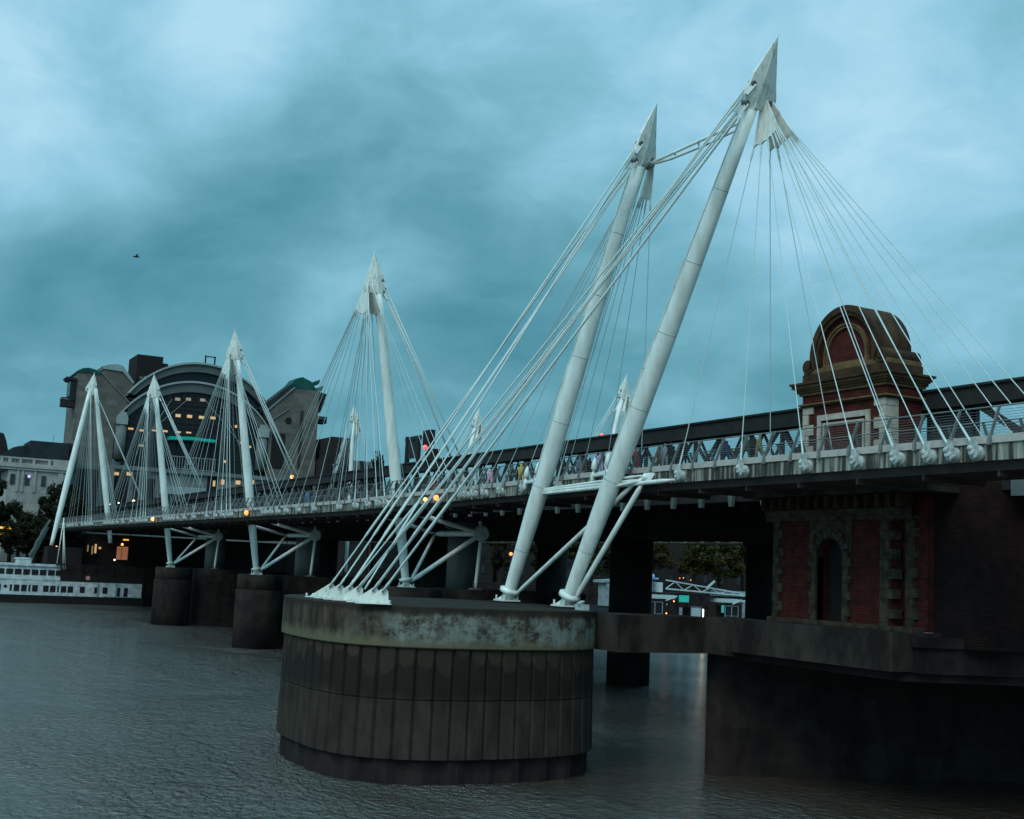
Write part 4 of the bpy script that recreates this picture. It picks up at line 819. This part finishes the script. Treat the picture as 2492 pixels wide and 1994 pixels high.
def trunk_mb(h):
    q = MB(); q.tube([(0, 0, 0), (.1, .1, h*.35), (0, .2, h*.62)], [.5, .38, .25], 8)
    for k in range(6):
        a = k*1.1; q.tube([(0, .1, h*.35+k*.5), (2.6*math.cos(a), 2.6*math.sin(a), h*.62+k*.3)], [.22, .08], 6)
    return q
tk = trunk_mb(20).build('trunk', 'bark'); tkm = tk.data; bpy.data.objects.remove(tk)
def tree(x, y, h, k, label, group, sc=1.0):
    t = thing('tree', (x, y, 7), label, 'tree', group)
    a = bpy.data.objects.new('trunk', tkm); COL.objects.link(a); a.parent = t; a.scale = (1, 1, h/20)
    c = bpy.data.objects.new('crown', crown[k]); COL.objects.link(c); c.parent = t; c.location = (0, 0, h*.62); c.scale = (sc, sc, h*.40/7.4); c.rotation_euler = (0, 0, x+y)
    return t
G1 = 'trees on the far bank left of the bridge'
tree(201, 9.5, 11.5, 1, 'low dark tree just left of the far stair, under the purple lit window', G1, .9)
tree(200, 14.0, 10.0, 0, 'lowest dark tree beside the yellow canopies', G1, .9)
tree(205, 6.0, 17.5, 0, 'dark tree between the pale classical building and the far pylon, behind the stair', G1, .95)
tree(206, 20.5, 21, 0, 'dark tree at the very left edge below the rounded roof', G1, .75)
tree(207, 4.6, 21.0, 1, 'dark full tree covering the right half of the pale classical building', G1, .8)
tree(203, 11.5, 12.5, 0, 'lower dark tree beneath the window of the pale classical building', G1, .8)
tree(202, 1.5, 17, 1, 'dark tree behind the outer leg of the far A-shaped pylon', G1, .7)
tree(202, 24, 20, 1, 'dark tree cut by the left edge above the yellow canopies', G1, .8)
tree(203, 15.6, 15, 0, 'small dark tree above the yellow canopies', G1, .7)
tree(225, -84, 36, 0, 'pointed dark tree top right of the first single mast, above the railway girder', 'trees seen above the railway', .55)
words = ['leftmost in the gap under the bridge', 'second from left in the gap under the bridge', 'in the middle of the gap under the bridge', 'tallest right of middle in the gap under the bridge', 'second from right in the gap under the bridge', 'rightmost in the gap under the bridge by the brick pier']
for k in range(6): tree(203+(k % 3)*4, -146-k*12.5, 18+(k*5 % 4), 2+k % 2, 'olive green tree, '+words[k], 'olive trees under the bridge', 1.35)
for k, wd_ in enumerate(('just left of the middle bridge column', 'right of the far drum of the first single mast', 'above the orange light')): tree(206, -104-k*14, 16, k % 2, 'dark tree under the bridge '+wd_, 'dark trees under the bridge', .9)

# ------------------------------------------------------------------ moored passenger boat
bt = thing('passenger_boat', (179, 8, WZ), 'white two-deck passenger boat moored at the left, with dark hull and square windows', 'boat')
BX = 178.7
q = MB(); q.prism([(BX, -11.2, -1.6), (BX, 34, -1.6), (BX, 34, 1.0), (BX, -11.2, .95)], (6, 0, 0)); q.prism([(BX, -11.2, -1.6), (BX, -11.2, .95), (BX+1.2, -13.4, 1.3), (BX+1.6, -12.8, -1.6)], (3.2, 0, 0)); q.build('hull', 'hull', bt)
q = MB(); q.box(BX+.15, BX+5.8, -10.8, 34, .95, 4.15); q.build('main_cabin', 'boatwhite', bt)
q = MB(); q.box(BX+.1, BX+6, 7.1, 34, 4.1, 4.35); q.box(BX+.0, BX+.3, 7.1, 34, 4.35, 5.0); q.box(BX+.3, BX+5.5, 7.2, 34, 4.35, 7.3); q.build('upper_cabin', 'boatwhite', bt)
q = MB(); q.prism([(BX-.1, 7.2, 7.3), (BX-.1, 34, 7.3), (BX-.1, 34, 7.75), (BX-.1, 7.4, 7.75)], (6, 0, 0)); q.build('roof', 'boatwhite', bt)
q = MB(); q.box(BX+1, BX+3, 13.4, 16.5, 7.75, 8.7); q.prism([(BX+.9, 13.1, 8.7), (BX+.9, 16.9, 8.7), (BX+.9, 16.4, 9.05), (BX+.9, 13.7, 9.05)], (2.2, 0, 0)); q.build('wheelhouse', 'boatwhite', bt)
ypx = lambda px_: 19.5-px_*.0887
for a in (12, 31.7, 51.2, 71.2, 90.1, 109.8, 127.8):
    q = MB(); q.box(BX+.22, BX+.32, ypx(a), ypx(a+15.6), 5.35, 6.55); q.build('window', 'glass', bt)
for a in (-8, -27, -46, -66, -86, -106, -126): q = MB(); q.box(BX+.22, BX+.32, ypx(a), ypx(a+15.6), 5.35, 6.55); q.build('window', 'glass', bt)
for a, c in ((-2, 2.6), (23.2, 28.3), (32.6, 45.5), (49.8, 62.6), (66.9, 71.2), (75.5, 88.4), (101.3, 114), (117.6, 130.4), (134.7, 138.7), (143.3, 156), (159.6, 172.5), (188.8, 200.8), (224, 236), (244.5, 256.6), (-30, -12), (-55, -38)):
    q = MB(); q.box(BX+.08, BX+.17, ypx(a), ypx(c), 1.75, 3.15); q.build('window', 'glass', bt)
q = MB(); q.tube([(BX+.08, ypx(13), 2.7), (BX+.17, ypx(13), 2.7)], .36, 12); q.build('porthole', 'glass', bt)
for a, c in ((277, 287.5), (297, 307)): q = MB(); q.box(BX+.08, BX+.17, ypx(a), ypx(c), 1.2, 3.2); q.build('door', 'glass', bt)
q = MB(); q.box(BX+.0, BX+.12, -2.5, -11.0, 1.0, 1.15); q.box(BX+.05, BX+.2, -1.0, -1.4, 1, 4); q.box(BX+.05, BX+.2, -5, -5.4, 1, 4); q.build('rubbing_strake', 'pontoon', bt)
q = MB(); q.box(BX+.1, BX+.16, 7.0, -11, 5.75, 5.82); q.box(BX+.1, BX+.16, 7.0, -11, 5.0, 5.05)
for k in range(10): q.box(BX+.1, BX+.16, 6.5-k*1.9, 6.44-k*1.9, 4.15, 5.8)
q.build('deck_rail', 'iron', bt); q = MB(); q.box(BX+.18, BX+.24, 6.8, -10.9, 4.15, 5.5); q.build('canvas_screen', 'far', bt)
q = MB(); q.tube([(BX-.02, ypx(206), 4.7), (BX-.02, ypx(206), 5.6)], .12, 6); q.tube([(BX-.05, ypx(206), 5.1), (BX+.05, ypx(206), 5.1)], .5, 12); q.build('lifebuoy', lamp_mat('orange_ring', (.3, .05, .01), .3), bt)
dk = thing('derrick', (176, 7.5, 8), 'thin pale sheer-legs rising from the white boat roof', 'derrick')
for a, c in (((177.5, 8.3, 7.8), (177.5, 7.7, 18.2)), ((177.5, 6.4, 6.9), (177.5, 7.7, 17.5)), ((177.5, 6.9, 6.9), (177.5, 7.5, 15.0))):
    q = MB(); q.tube([a, c], .11, 6); q.build('leg', 'white', dk)
q = MB(); q.box(177, 178.5, 6.2, 8.4, 7.76, 8.1); q.build('foot', 'far', dk)
gy = thing('gangway_stair', (186, 11, 9), 'pale zigzag stair rail dropping from the far deck end to the boat', 'stair')
q = MB(); pts = [(186, 9.45, 17.8), (186, 10.2, 16.3), (186, 10.9, 15.0), (186, 11.2, 14.0), (186, 12.0, 12.6), (186, 12.2, 11.4), (186, 13.3, 9.5)]
for a, c in zip(pts, pts[1:]): q.bar(a, c, .5, .28, (1, 0, 0))
q.build('handrail', 'irong', gy); q = MB(); q.bar((186.6, 9.9, 16.2), (186.6, 12.8, 8.9), 1.0, .2, (1, 0, 0)); q.build('flight', 'irong', gy)
# dark building mass at the foot of the far pylon, with lit arcade under the bridge
ab = thing('bridge_abutment', (200, -5, 7), 'dark stone abutment under the far end of the bridges with lit arches', 'abutment')
q = MB(); q.box(203, 230, -1.2, -62, 6.9, 15.4); q.box(189.6, 230, 8.8, 1.2, 6.9, 11.8); q.build('wall', 'far', ab)
for y, z, wd, h, m in ((-2.25, 16.4, .6, .5, 'lamp_y'), (-3.2, 16.5, .6, .5, 'lamp_y'), (-4.0, 16.55, .8, .5, 'lamp_y'), (-1.9, 11.8, .25, 1.6, 'lamp_yd'), (-2.95, 11.4, .25, 2.0, 'lamp_yd'), (-3.7, 11.8, .4, 2.2, 'lamp_y'), (-4.7, 12.0, .5, .5, 'lamp_y'), (-10.7, 14.3, 1.3, .35, 'lamp_c')):
    q = MB(); q.box(201.8, 202.2, y-wd/2, y+wd/2, z-h/2, z+h/2); q.build('lit_arch', m, ab)
q = MB(); q.box(202.4, 202.9, -8.9, -11.5, 9.4, 12.6); q.build('shopfront', lamp_mat('dim_orange_shopfront', (1, .35, .14), .22), ab)
for y0, z0, y1, z1, nm, lab in ((18.6, 15.4, 16.1, 15.9, 'canopy_light', 'upper of the two yellow lit canopies at the left edge'), (18.5, 14.0, 15.5, 14.4, 'canopy_light', 'lower and brighter yellow lit canopy at the left edge')):
    q = MB(); q.box(199.6, 200.4, y0, y1, z0, z1); tag(q.build(nm, 'lamp_c'), lab, 'canopy light')
def lampball(pos, r, m, lab, cat='lamp', nm='lamp', post=None):
    t = thing(nm, pos, lab, cat); q = MB(); q.ball(pos, r, 8); q.build('globe', m, t)
    if post: q = MB(); q.tube([(pos[0], pos[1], post), (pos[0], pos[1], pos[2]-r*.8)], r*.25, 5); q.build('post', 'iron', t)
    return t
for (y, z), m, r, lab in (((-5.2, 22.4), 'lamp_w', .26, 'left of three white lamps below the station front'), ((-7.2, 22.9), 'lamp_w', .26, 'middle of three white lamps below the station front'), ((-10.7, 23.7), 'lamp_w', .32, 'right and brightest of three white lamps below the station front'),
                    ((-15.7, 24.1), 'lamp_r', .32, 'small red traffic light in front of the station podium'), ((-51.1, 32.9), 'lamp_hot', .5, 'bright orange glow at the foot of the right station tower'), ((-8.9, 13.1), 'lamp_hot', .28, 'orange lamp under the far end of the bridge'), ((-7.4, 9.3), 'lamp_w', .2, 'low white light under the bridge behind the boat'), ((6.1, 11.8), 'lamp_hot', .2, 'orange lamp beside the far stair'), ((-117, 15.9), 'lamp_o', .5, 'orange lamp under the bridge between the first single mast and the round pier masts')):
    lampball((200 if abs(y) > 40 else 196.5, y, z), r, m, lab, post=7.0)
# lights on the bridges
for (x, y, z), m, r, lab in (((-19.4, 6.95, 16.62), 'lamp_hot', .17, 'left of a pair of orange navigation lights under the deck edge'), ((-21.6, 6.95, 16.68), 'lamp_o', .24, 'right of a pair of orange navigation lights under the deck edge'), ((33.8, 6.95, 16.55), 'lamp_o', .3, 'single orange navigation light under the deck before the second single mast'), ((87.1, 6.95, 16.6), 'lamp_hot', .3, 'single orange navigation light under the deck nearest the far bank')):
    t = thing('navigation_light', (x, y, z), lab, 'light'); q = MB(); q.ball((x, y+.05, z), r, 8); q.build('lens', m, t); q = MB(); q.box(x-.3, x+.3, 6.62, 6.86, z-.3, z+.25); q.build('bracket', 'iron', t)
sg = thing('signal_gantry', (58, -26, 17), 'dark railway signal gantry and posts standing above the girder with a red light', 'signal')
q = MB(); q.box(59, 59.6, -25.7, -26.3, 17.3, 30.6); q.box(63.2, 63.8, -25.7, -26.3, 17.3, 31.0); q.box(58.6, 64.2, -25.8, -26.2, 30.3, 30.9); q.box(58.6, 64.2, -25.8, -26.2, 26.2, 26.8); q.build('frame', 'iron', sg)
q = MB(); q.box(59.5, 63.3, -25.9, -26.1, 27.5, 30.3); q.build('screen', 'slate', sg)
q = MB(); q.box(54.2, 56.9, -25.6, -26.4, 29.2, 31.4); q.box(55.0, 56.0, -25.7, -26.3, 17.3, 29.3); q.box(52.2, 55.0, -25.6, -26.4, 26.6, 28.4); q.build('signal_head', 'black', sg)
q = MB(); q.ball((55.3, -25.4, 28.8), .34, 8); q.build('red_light', 'lamp_r', sg)
t = thing('signal_light', (-30.6, -3, 21.9), 'small red light on top of the railway girder between the two tall masts', 'light'); q = MB(); q.ball((-30.6, -3, 22.1), .12, 8); q.build('lens', 'lamp_r', t); q = MB(); q.box(-30.8, -30.4, -3.2, -2.8, 21.9, 22.02); q.build('base', 'iron', t)
t = thing('street_lamp', (-2.2, 2.6, 17), 'twin-headed lamp post on the footbridge just left of the first single mast', 'street lamp'); q = MB(); q.tube([(-2.2+18, 2.6, 17.0), (-2.2+18, 2.6, 21.7)], .06, 8); q.build('post', 'irong', t)
for dx in (-.5, .5): q = MB(); q.bar((15.8, 2.6, 21.6), (15.8+dx*1.5, 2.6, 21.85), .12, .08); q.build('lamp_head', 'irong', t)

# ------------------------------------------------------------------ landing stage seen in the gap under the bridge
ls = thing('landing_stage', (165, -160, WZ), 'floating pier seen under the bridge, with pale roofs, shelters and glass screens', 'pier')
JX = 165
q = MB(); q.box(JX-2, JX+8, -128, -192, WZ-.4, .7); q.build('pontoon', 'far', ls)
q = MB(); q.box(JX, JX+5, -140.5, -149.5, 5.6, 6.6); q.bar((JX-.5, -146, 5.2), (JX-.5, -149.6, 6.4), .3, .3); q.build('roof', 'pont2', ls)
q = MB(); q.box(JX, JX+5, -165, -171, 5.2, 6.2); q.box(JX, JX+5, -172.2, -178.5, 5.4, 6.0); q.bar((JX-.4, -168.5, 4.8), (JX-.4, -171.5, 6.1), .3, .3); q.build('roof', 'pont2', ls)
for y0, y1, z1 in ((-140.6, -145.5, 4.6), (-155.0, -158.3, 3.6), (-166.5, -171.0, 4.2)):
    q = MB(); q.box(JX+.4, JX+4, y0, y1, .7, z1); q.build('shelter', 'glassd', ls); q = MB()
    for yy in (y0, (y0+y1)/2, y1): q.box(JX+.2, JX+.4, yy-.08, yy+.08, .7, z1)
    q.box(JX+.2, JX+.4, y0, y1, z1, z1+.15); q.box(JX+.2, JX+.4, y0, y1, 1.5, 1.6); q.build('shelter_frame', 'pontoon', ls)
q = MB(); q.box(JX+.1, JX+.3, -155.1, -158.0, 1.0, 3.4); q.build('glass_panel', mat('frosted_panel', (.3, .35, .38), .5), ls)
q = MB(); q.box(JX-.1, JX+.05, -158.7, -158.95, .6, 3.2); q.build('tube_light', 'lamp_w', ls)
q = MB(); q.box(JX-.2, JX, -150.6, -153.8, 4.9, 6.7); q.build('sign', 'signteal', ls); q = MB(); q.box(JX+.1, JX+.3, -165.2, -166.0, 2.4, 4.4); q.build('sign', 'signteal', ls)
q = MB(); q.box(JX+.1, JX+.4, -172.4, -173.4, .7, 5.2); q.build('post', 'pontoon', ls); q = MB(); q.box(JX+.1, JX+.3, -151, -151.9, .7, 3.4); q.build('post', 'pontoon', ls)
q = MB(); q.box(JX+3, JX+9, -138, -182, 6.7, 7.3); q.build('upper_deck', 'iron', ls)
q = MB(); q.box(JX+4, JX+8, -143.5, -147.5, 7.3, 9.9); q.build('cabin', 'pontoon', ls)
gw = thing('gangway', (170, -160, 8), 'pale steel truss gangway sloping down to the right under the bridge', 'gangway')
tA_ = [(JX+2, -147.6-k*3.0, 10.6-k*.32) for k in range(11)]; tB_ = [(JX+2, -147.6-k*3.0, 8.3-k*.12) for k in range(11)]
q = MB(); q.bar(tA_[0], tA_[-1], .3, .34); q.bar(tB_[0], tB_[-1], .3, .4); q.build('chord', 'pont2', gw)
q = MB()
for k in range(10): q.bar(tA_[k] if k % 2 else tB_[k], tB_[k+1] if k % 2 else tA_[k+1], .16, .22)
q.bar((JX+1, -160.5, 8.8), (JX+1, -163.2, 10.9), .35, .5); q.build('bracing', 'pont2', gw)
q = MB(); q.box(JX+2.4, JX+2.7, -163, -179, 6.9, 8.4); q.build('side_panel', 'pontoon', gw)
bl = thing('kiosk', (JX, -142.5, 9), 'small white kiosk with blue light above the landing stage', 'kiosk')
q = MB(); q.box(JX+2, JX+4, -141.2, -143.2, 7.3, 9.3+1.1); q.box(JX+2, JX+4, -145.3, -146.6, 7.3, 9.9); q.build('hut', 'pont2', bl); q = MB(); q.ball((JX+2.5, -143.4, 11.4), .75, 8); q.bar((JX+2.5, -142.0, 10.9), (JX+2.5, -145.4, 10.9), .4, .4); q.build('blue_light', 'lamp_b', bl)
for y, z, m, lab in ((-149.7, 5.0, 'lamp_hot', 'orange light on the landing stage roof end'), (-151.4, 11.3, 'lamp_o', 'first of three tiny orange lights above the gangway'), (-152.6, 11.4, 'lamp_o', 'second of three tiny orange lights above the gangway'), (-155.1, 10.9, 'lamp_o', 'third of three tiny orange lights above the gangway'), (-177.0, 12.9, 'lamp_w', 'white lamp above the right end of the gangway'), (-147.3, 1.7, 'lamp_hot', 'warm light low on the landing stage near its left shelter'), (-147.4, 4.1, 'lamp_yd', 'dim yellow light beside the left shelter of the landing stage')):
    lampball((JX+1, y, z), .20 if m != 'lamp_o' else .14, m, lab, post=7 if z > 7.5 else .7)
wb = thing('river_launch', (150, -122, WZ), 'white launch partly hidden behind the nearest mast foot under the bridge', 'boat')
q = MB(); q.prism([(150, -108, -1.2), (150, -134, -1.2), (150, -135, 1.2), (150, -106, 1.2)], (5, 0, 0)); q.build('hull', 'hull', wb)
q = MB(); q.box(150.3, 154.5, -110, -132.5, 1.2, 3.6); q.build('cabin', 'far', wb); q = MB(); q.prism([(150, -117, 9.3), (150, -129.5, 10.2), (150, -129.5, 10.8), (150, -117, 9.9)], (5, 0, 0)); q.box(150.2, 154, -118, -129, 3.6, 9.2); q.build('canopy', 'pontoon', wb)
q = MB(); q.box(150.1, 150.3, -111, -131, 2.1, 3.1); q.build('windows', 'glass', wb)

# ------------------------------------------------------------------ gull
gl = thing('gull', (47.5, 20.0, 49), 'tiny dark bird flying in the cloudy sky at left', 'bird')
q = MB(); q.tube([(47.5, 20.5, 49.0), (47.5, 20.3, 49.0), (47.5, 20.0, 49.02), (47.5, 19.6, 49.0)], [.03, .1, .12, .02], 8); q.build('body', 'iron', gl)
for s_ in (-1, 1):
    q = MB(); q.prism([(47.5, 20.15, 49.05), (47.5+s_*.35, 20.1, 49.28), (47.5+s_*.8, 19.85, 49.15), (47.5+s_*.35, 19.95, 49.2), (47.5, 19.9, 49.05)], (0, 0, .02)); q.build('wing', 'iron', gl)

# ------------------------------------------------------------------ people on the footbridge
def body(pose):
    sp, arm = {'walk': (.24, .16), 'stand': (.07, .03), 'lean': (.05, .30)}[pose]
    vs = [(0, 0, .96, .145), (.0, 0, 1.18, .135), (.02, 0, 1.40, .15), (.03, 0, 1.50, .062), (.05, 0, 1.62, .095), (.05, 0, 1.72, .088)]
    ed = [(0, 1), (1, 2), (2, 3), (3, 4), (4, 5)]
    def ch(root, pts):
        p = root
        for v in pts: vs.append(v); ed.append((p, len(vs)-1)); p = len(vs)-1
    ch(0, [(sp*.35, .10, .86, .10), (sp*.8, .10, .50, .068), (sp, .10, .09, .045), (sp+.16, .11, .05, .04)])
    ch(0, [(-sp*.35, -.10, .86, .10), (-sp*.6, -.10, .50, .068), (-sp*1.3, -.10, .10, .045), (-sp*1.3+.15, -.11, .05, .04)])
    ch(2, [(.02, .20, 1.38, .065), (-arm*.6, .24, 1.10, .048), (arm*.4, .25, .86, .038), (arm*.6, .24, .78, .03)])
    ch(2, [(.02, -.20, 1.38, .065), (arm*.6, -.24, 1.10, .048), (arm*1.5, -.23, .90, .038), (arm*1.8, -.22, .83, .03)])
    me = bpy.data.meshes.new('b'); me.from_pydata([v[:3] for v in vs], ed, []); o = bpy.data.objects.new('b', me); COL.objects.link(o)
    mo = o.modifiers.new('s', 'SKIN'); ly = me.skin_vertices[0].data
    for i, v in enumerate(vs): ly[i].radius = (v[3], v[3]*(1.25 if i in (0, 1, 2) else 1)); ly[i].use_root = i == 0
    o.modifiers.new('u', 'SUBSURF').levels = 1
    dg = bpy.context.evaluated_depsgraph_get(); m2 = bpy.data.meshes.new_from_object(o.evaluated_get(dg)); bpy.data.objects.remove(o)
    for p in m2.polygons:
        c = p.center; p.use_smooth = True
        if c.z > 1.72 or (c.z > 1.60 and c.x < .03): k = 3
        elif c.z > 1.50: k = 2
        elif c.z < .07 + .02: k = 4
        elif abs(c.y) > .17 and c.z < .86: k = 2
        elif c.z > .90: k = 0
        else: k = 1
        p.material_index = k
    return m2
BOD = {p: body(p) for p in ('walk', 'stand', 'lean')}
CC = {}
def cm(n, c):
    if n not in CC: CC[n] = mat('cloth_'+n, c, .9, nz=.2)
    return CC[n]
SK = mat('skin', (.42, .24, .17), .6); HR = {'dark': mat('dark_hair', (.02, .015, .01), .8), 'fair': mat('fair_hair', (.22, .13, .05), .8), 'ginger': mat('brown_hair', (.12, .05, .02), .8)}; SH = mat('shoe_leather', (.02, .02, .02), .6)
C = dict(pink=(.55, .28, .38), white=(.6, .6, .6), red=(.22, .03, .03), brown=(.14, .07, .04), grey=(.18, .2, .22), black=(.015, .015, .018), green=(.03, .06, .04), jeans=(.05, .10, .18), pale_jeans=(.16, .26, .34), navy=(.02, .03, .07), blue=(.06, .16, .35), yellow=(.5, .36, .05), lilac=(.32, .28, .45), khaki=(.16, .14, .08), cream=(.42, .38, .3), teal=(.03, .16, .17))
PEOPLE = [(-26.4, 4.6, 'walk', 'pink', 'navy', 'dark', 0, 'person in pink top on the footbridge, seen between the lowest backstays'), (-25.1, 5.4, 'walk', 'white', 'black', 'dark', 0, 'person in white top beside the person in pink on the footbridge'),
 (-47.8, 5.0, 'walk', 'red', 'black', 'dark', 1, 'person in dark red coat just right of the nearest tall mast'), (-49.3, 4.2, 'walk', 'brown', 'black', 'ginger', 0, 'person in brown jacket walking right of the person in dark red'), (-51.3, 5.2, 'stand', 'grey', 'grey', 'dark', 1, 'person all in grey on the footbridge above the strut joint'),
 (-52.9, 5.9, 'lean', 'black', 'pale_jeans', 'ginger', 1, 'brown-haired person in black coat and pale jeans by the near railing'), (-54.1, 5.8, 'lean', 'black', 'navy', 'fair', 1, 'fair-haired person in black coat and navy trousers by the near railing'), (-55.8, 4.0, 'walk', 'navy', 'black', 'dark', 0, 'person in navy coat and black trousers near the fair-haired person'),
 (-57.5, 3.4, 'walk', 'black', 'black', 'dark', 0, 'person all in black left of the brick turret'), (-58.9, 5.0, 'walk', 'green', 'khaki', 'dark', 1, 'person in dark green coat and khaki trousers left of the brick turret'), (-59.9, 4.9, 'walk', 'khaki', 'pale_jeans', 'fair', 0, 'fair-haired person in khaki jacket and pale jeans before the brick turret'),
 (98.8, 5.0, 'stand', 'blue', 'navy', 'dark', 1, 'person in blue jacket on the deck by the third single mast'), (68, 5.2, 'walk', 'cream', 'cream', 'fair', 0, 'person in cream clothes on the deck between the second and third single masts'), (18.7, 4.5, 'walk', 'blue', 'jeans', 'dark', 1, 'person in blue jacket on the deck left of the first single mast'),
 (-31.6, 4.6, 'walk', 'yellow', 'black', 'dark', 0, 'person in yellow top on the footbridge left of the farther tall mast'), (-33.2, 3.6, 'walk', 'teal', 'black', 'dark', 1, 'person in teal top close to the farther tall mast'), (-40.4, 4.8, 'walk', 'grey', 'jeans', 'dark', 0, 'person in grey top and jeans between the two tall masts'),
 (-41.9, 4.2, 'walk', 'lilac', 'black', 'fair', 1, 'person in lilac top between the two tall masts'), (-43.4, 5.0, 'walk', 'lilac', 'grey', 'dark', 0, 'person in lilac top and grey trousers just left of the nearest tall mast'), (-38.9, 3.3, 'stand', 'black', 'grey', 'dark', 1, 'person in black top and grey trousers between the two tall masts'),
 (-28.6, 3.2, 'walk', 'black', 'jeans', 'dark', 0, 'person in black top and jeans behind the backstays'), (-22.4, 4.0, 'walk', 'grey', 'black', 'fair', 1, 'fair-haired person in grey top above the pair of orange lights'), (-15.0, 4.4, 'walk', 'red', 'jeans', 'dark', 0, 'person in red top on the deck beyond the pair of orange lights'), (-19.0, 3.4, 'walk', 'cream', 'black', 'dark', 1, 'person in cream top near the pair of orange lights')]
for x, y, pose, top, leg, hair, d, lab in PEOPLE:
    me = BOD[pose].copy(); me.materials.clear()
    for m in (cm(top, C[top]), cm(leg, C[leg]), SK, HR[hair], SH): me.materials.append(m)
    o = bpy.data.objects.new('person', me); COL.objects.link(o); o.location = (x, y, zd(x)-.12); o.rotation_euler = (0, 0, (0 if d else math.pi)+random.uniform(-.3, .3)); sc_ = random.uniform(.96, 1.05); o.scale = (sc_,)*3
    tag(o, lab, 'person', 'people on the footbridge')
rc = random.Random(5)
ORD = ['first', 'second', 'third', 'fourth', 'fifth', 'sixth', 'seventh', 'eighth', 'ninth', 'tenth', 'eleventh']
XA_ = sorted(-50.5+20*k/10+rc.uniform(-.6, .6) for k in range(11)); XB_ = sorted(-24+16*k/4+rc.uniform(-1, 1) for k in range(5))
for i, x in enumerate(XA_+XB_):
    c1 = rc.choice(['black', 'navy', 'black', 'brown']); c2 = rc.choice(['black', 'navy'])
    me = BOD[rc.choice(['walk', 'stand', 'walk'])].copy(); me.materials.clear()
    for m in (cm(c1, C[c1]), cm(c2, C[c2]), SK, HR['dark'], SH): me.materials.append(m)
    o = bpy.data.objects.new('person', me); COL.objects.link(o); o.location = (x, rc.uniform(2.9, 5.2), zd(x)-.12); o.rotation_euler = (0, 0, rc.choice([0, math.pi])+rc.uniform(-.4, .4)); o.scale = (rc.uniform(.95, 1.05),)*3
    tag(o, ORD[i]+' dark-clothed person leftwards from the strut joint, in the crowd by the two tall masts' if i < 11 else ORD[i-11]+' dark-clothed person leftwards from the farther tall mast, behind its backstays', 'person', 'dark-clothed crowd by the tall masts' if i < 11 else 'dark-clothed crowd behind the backstays')
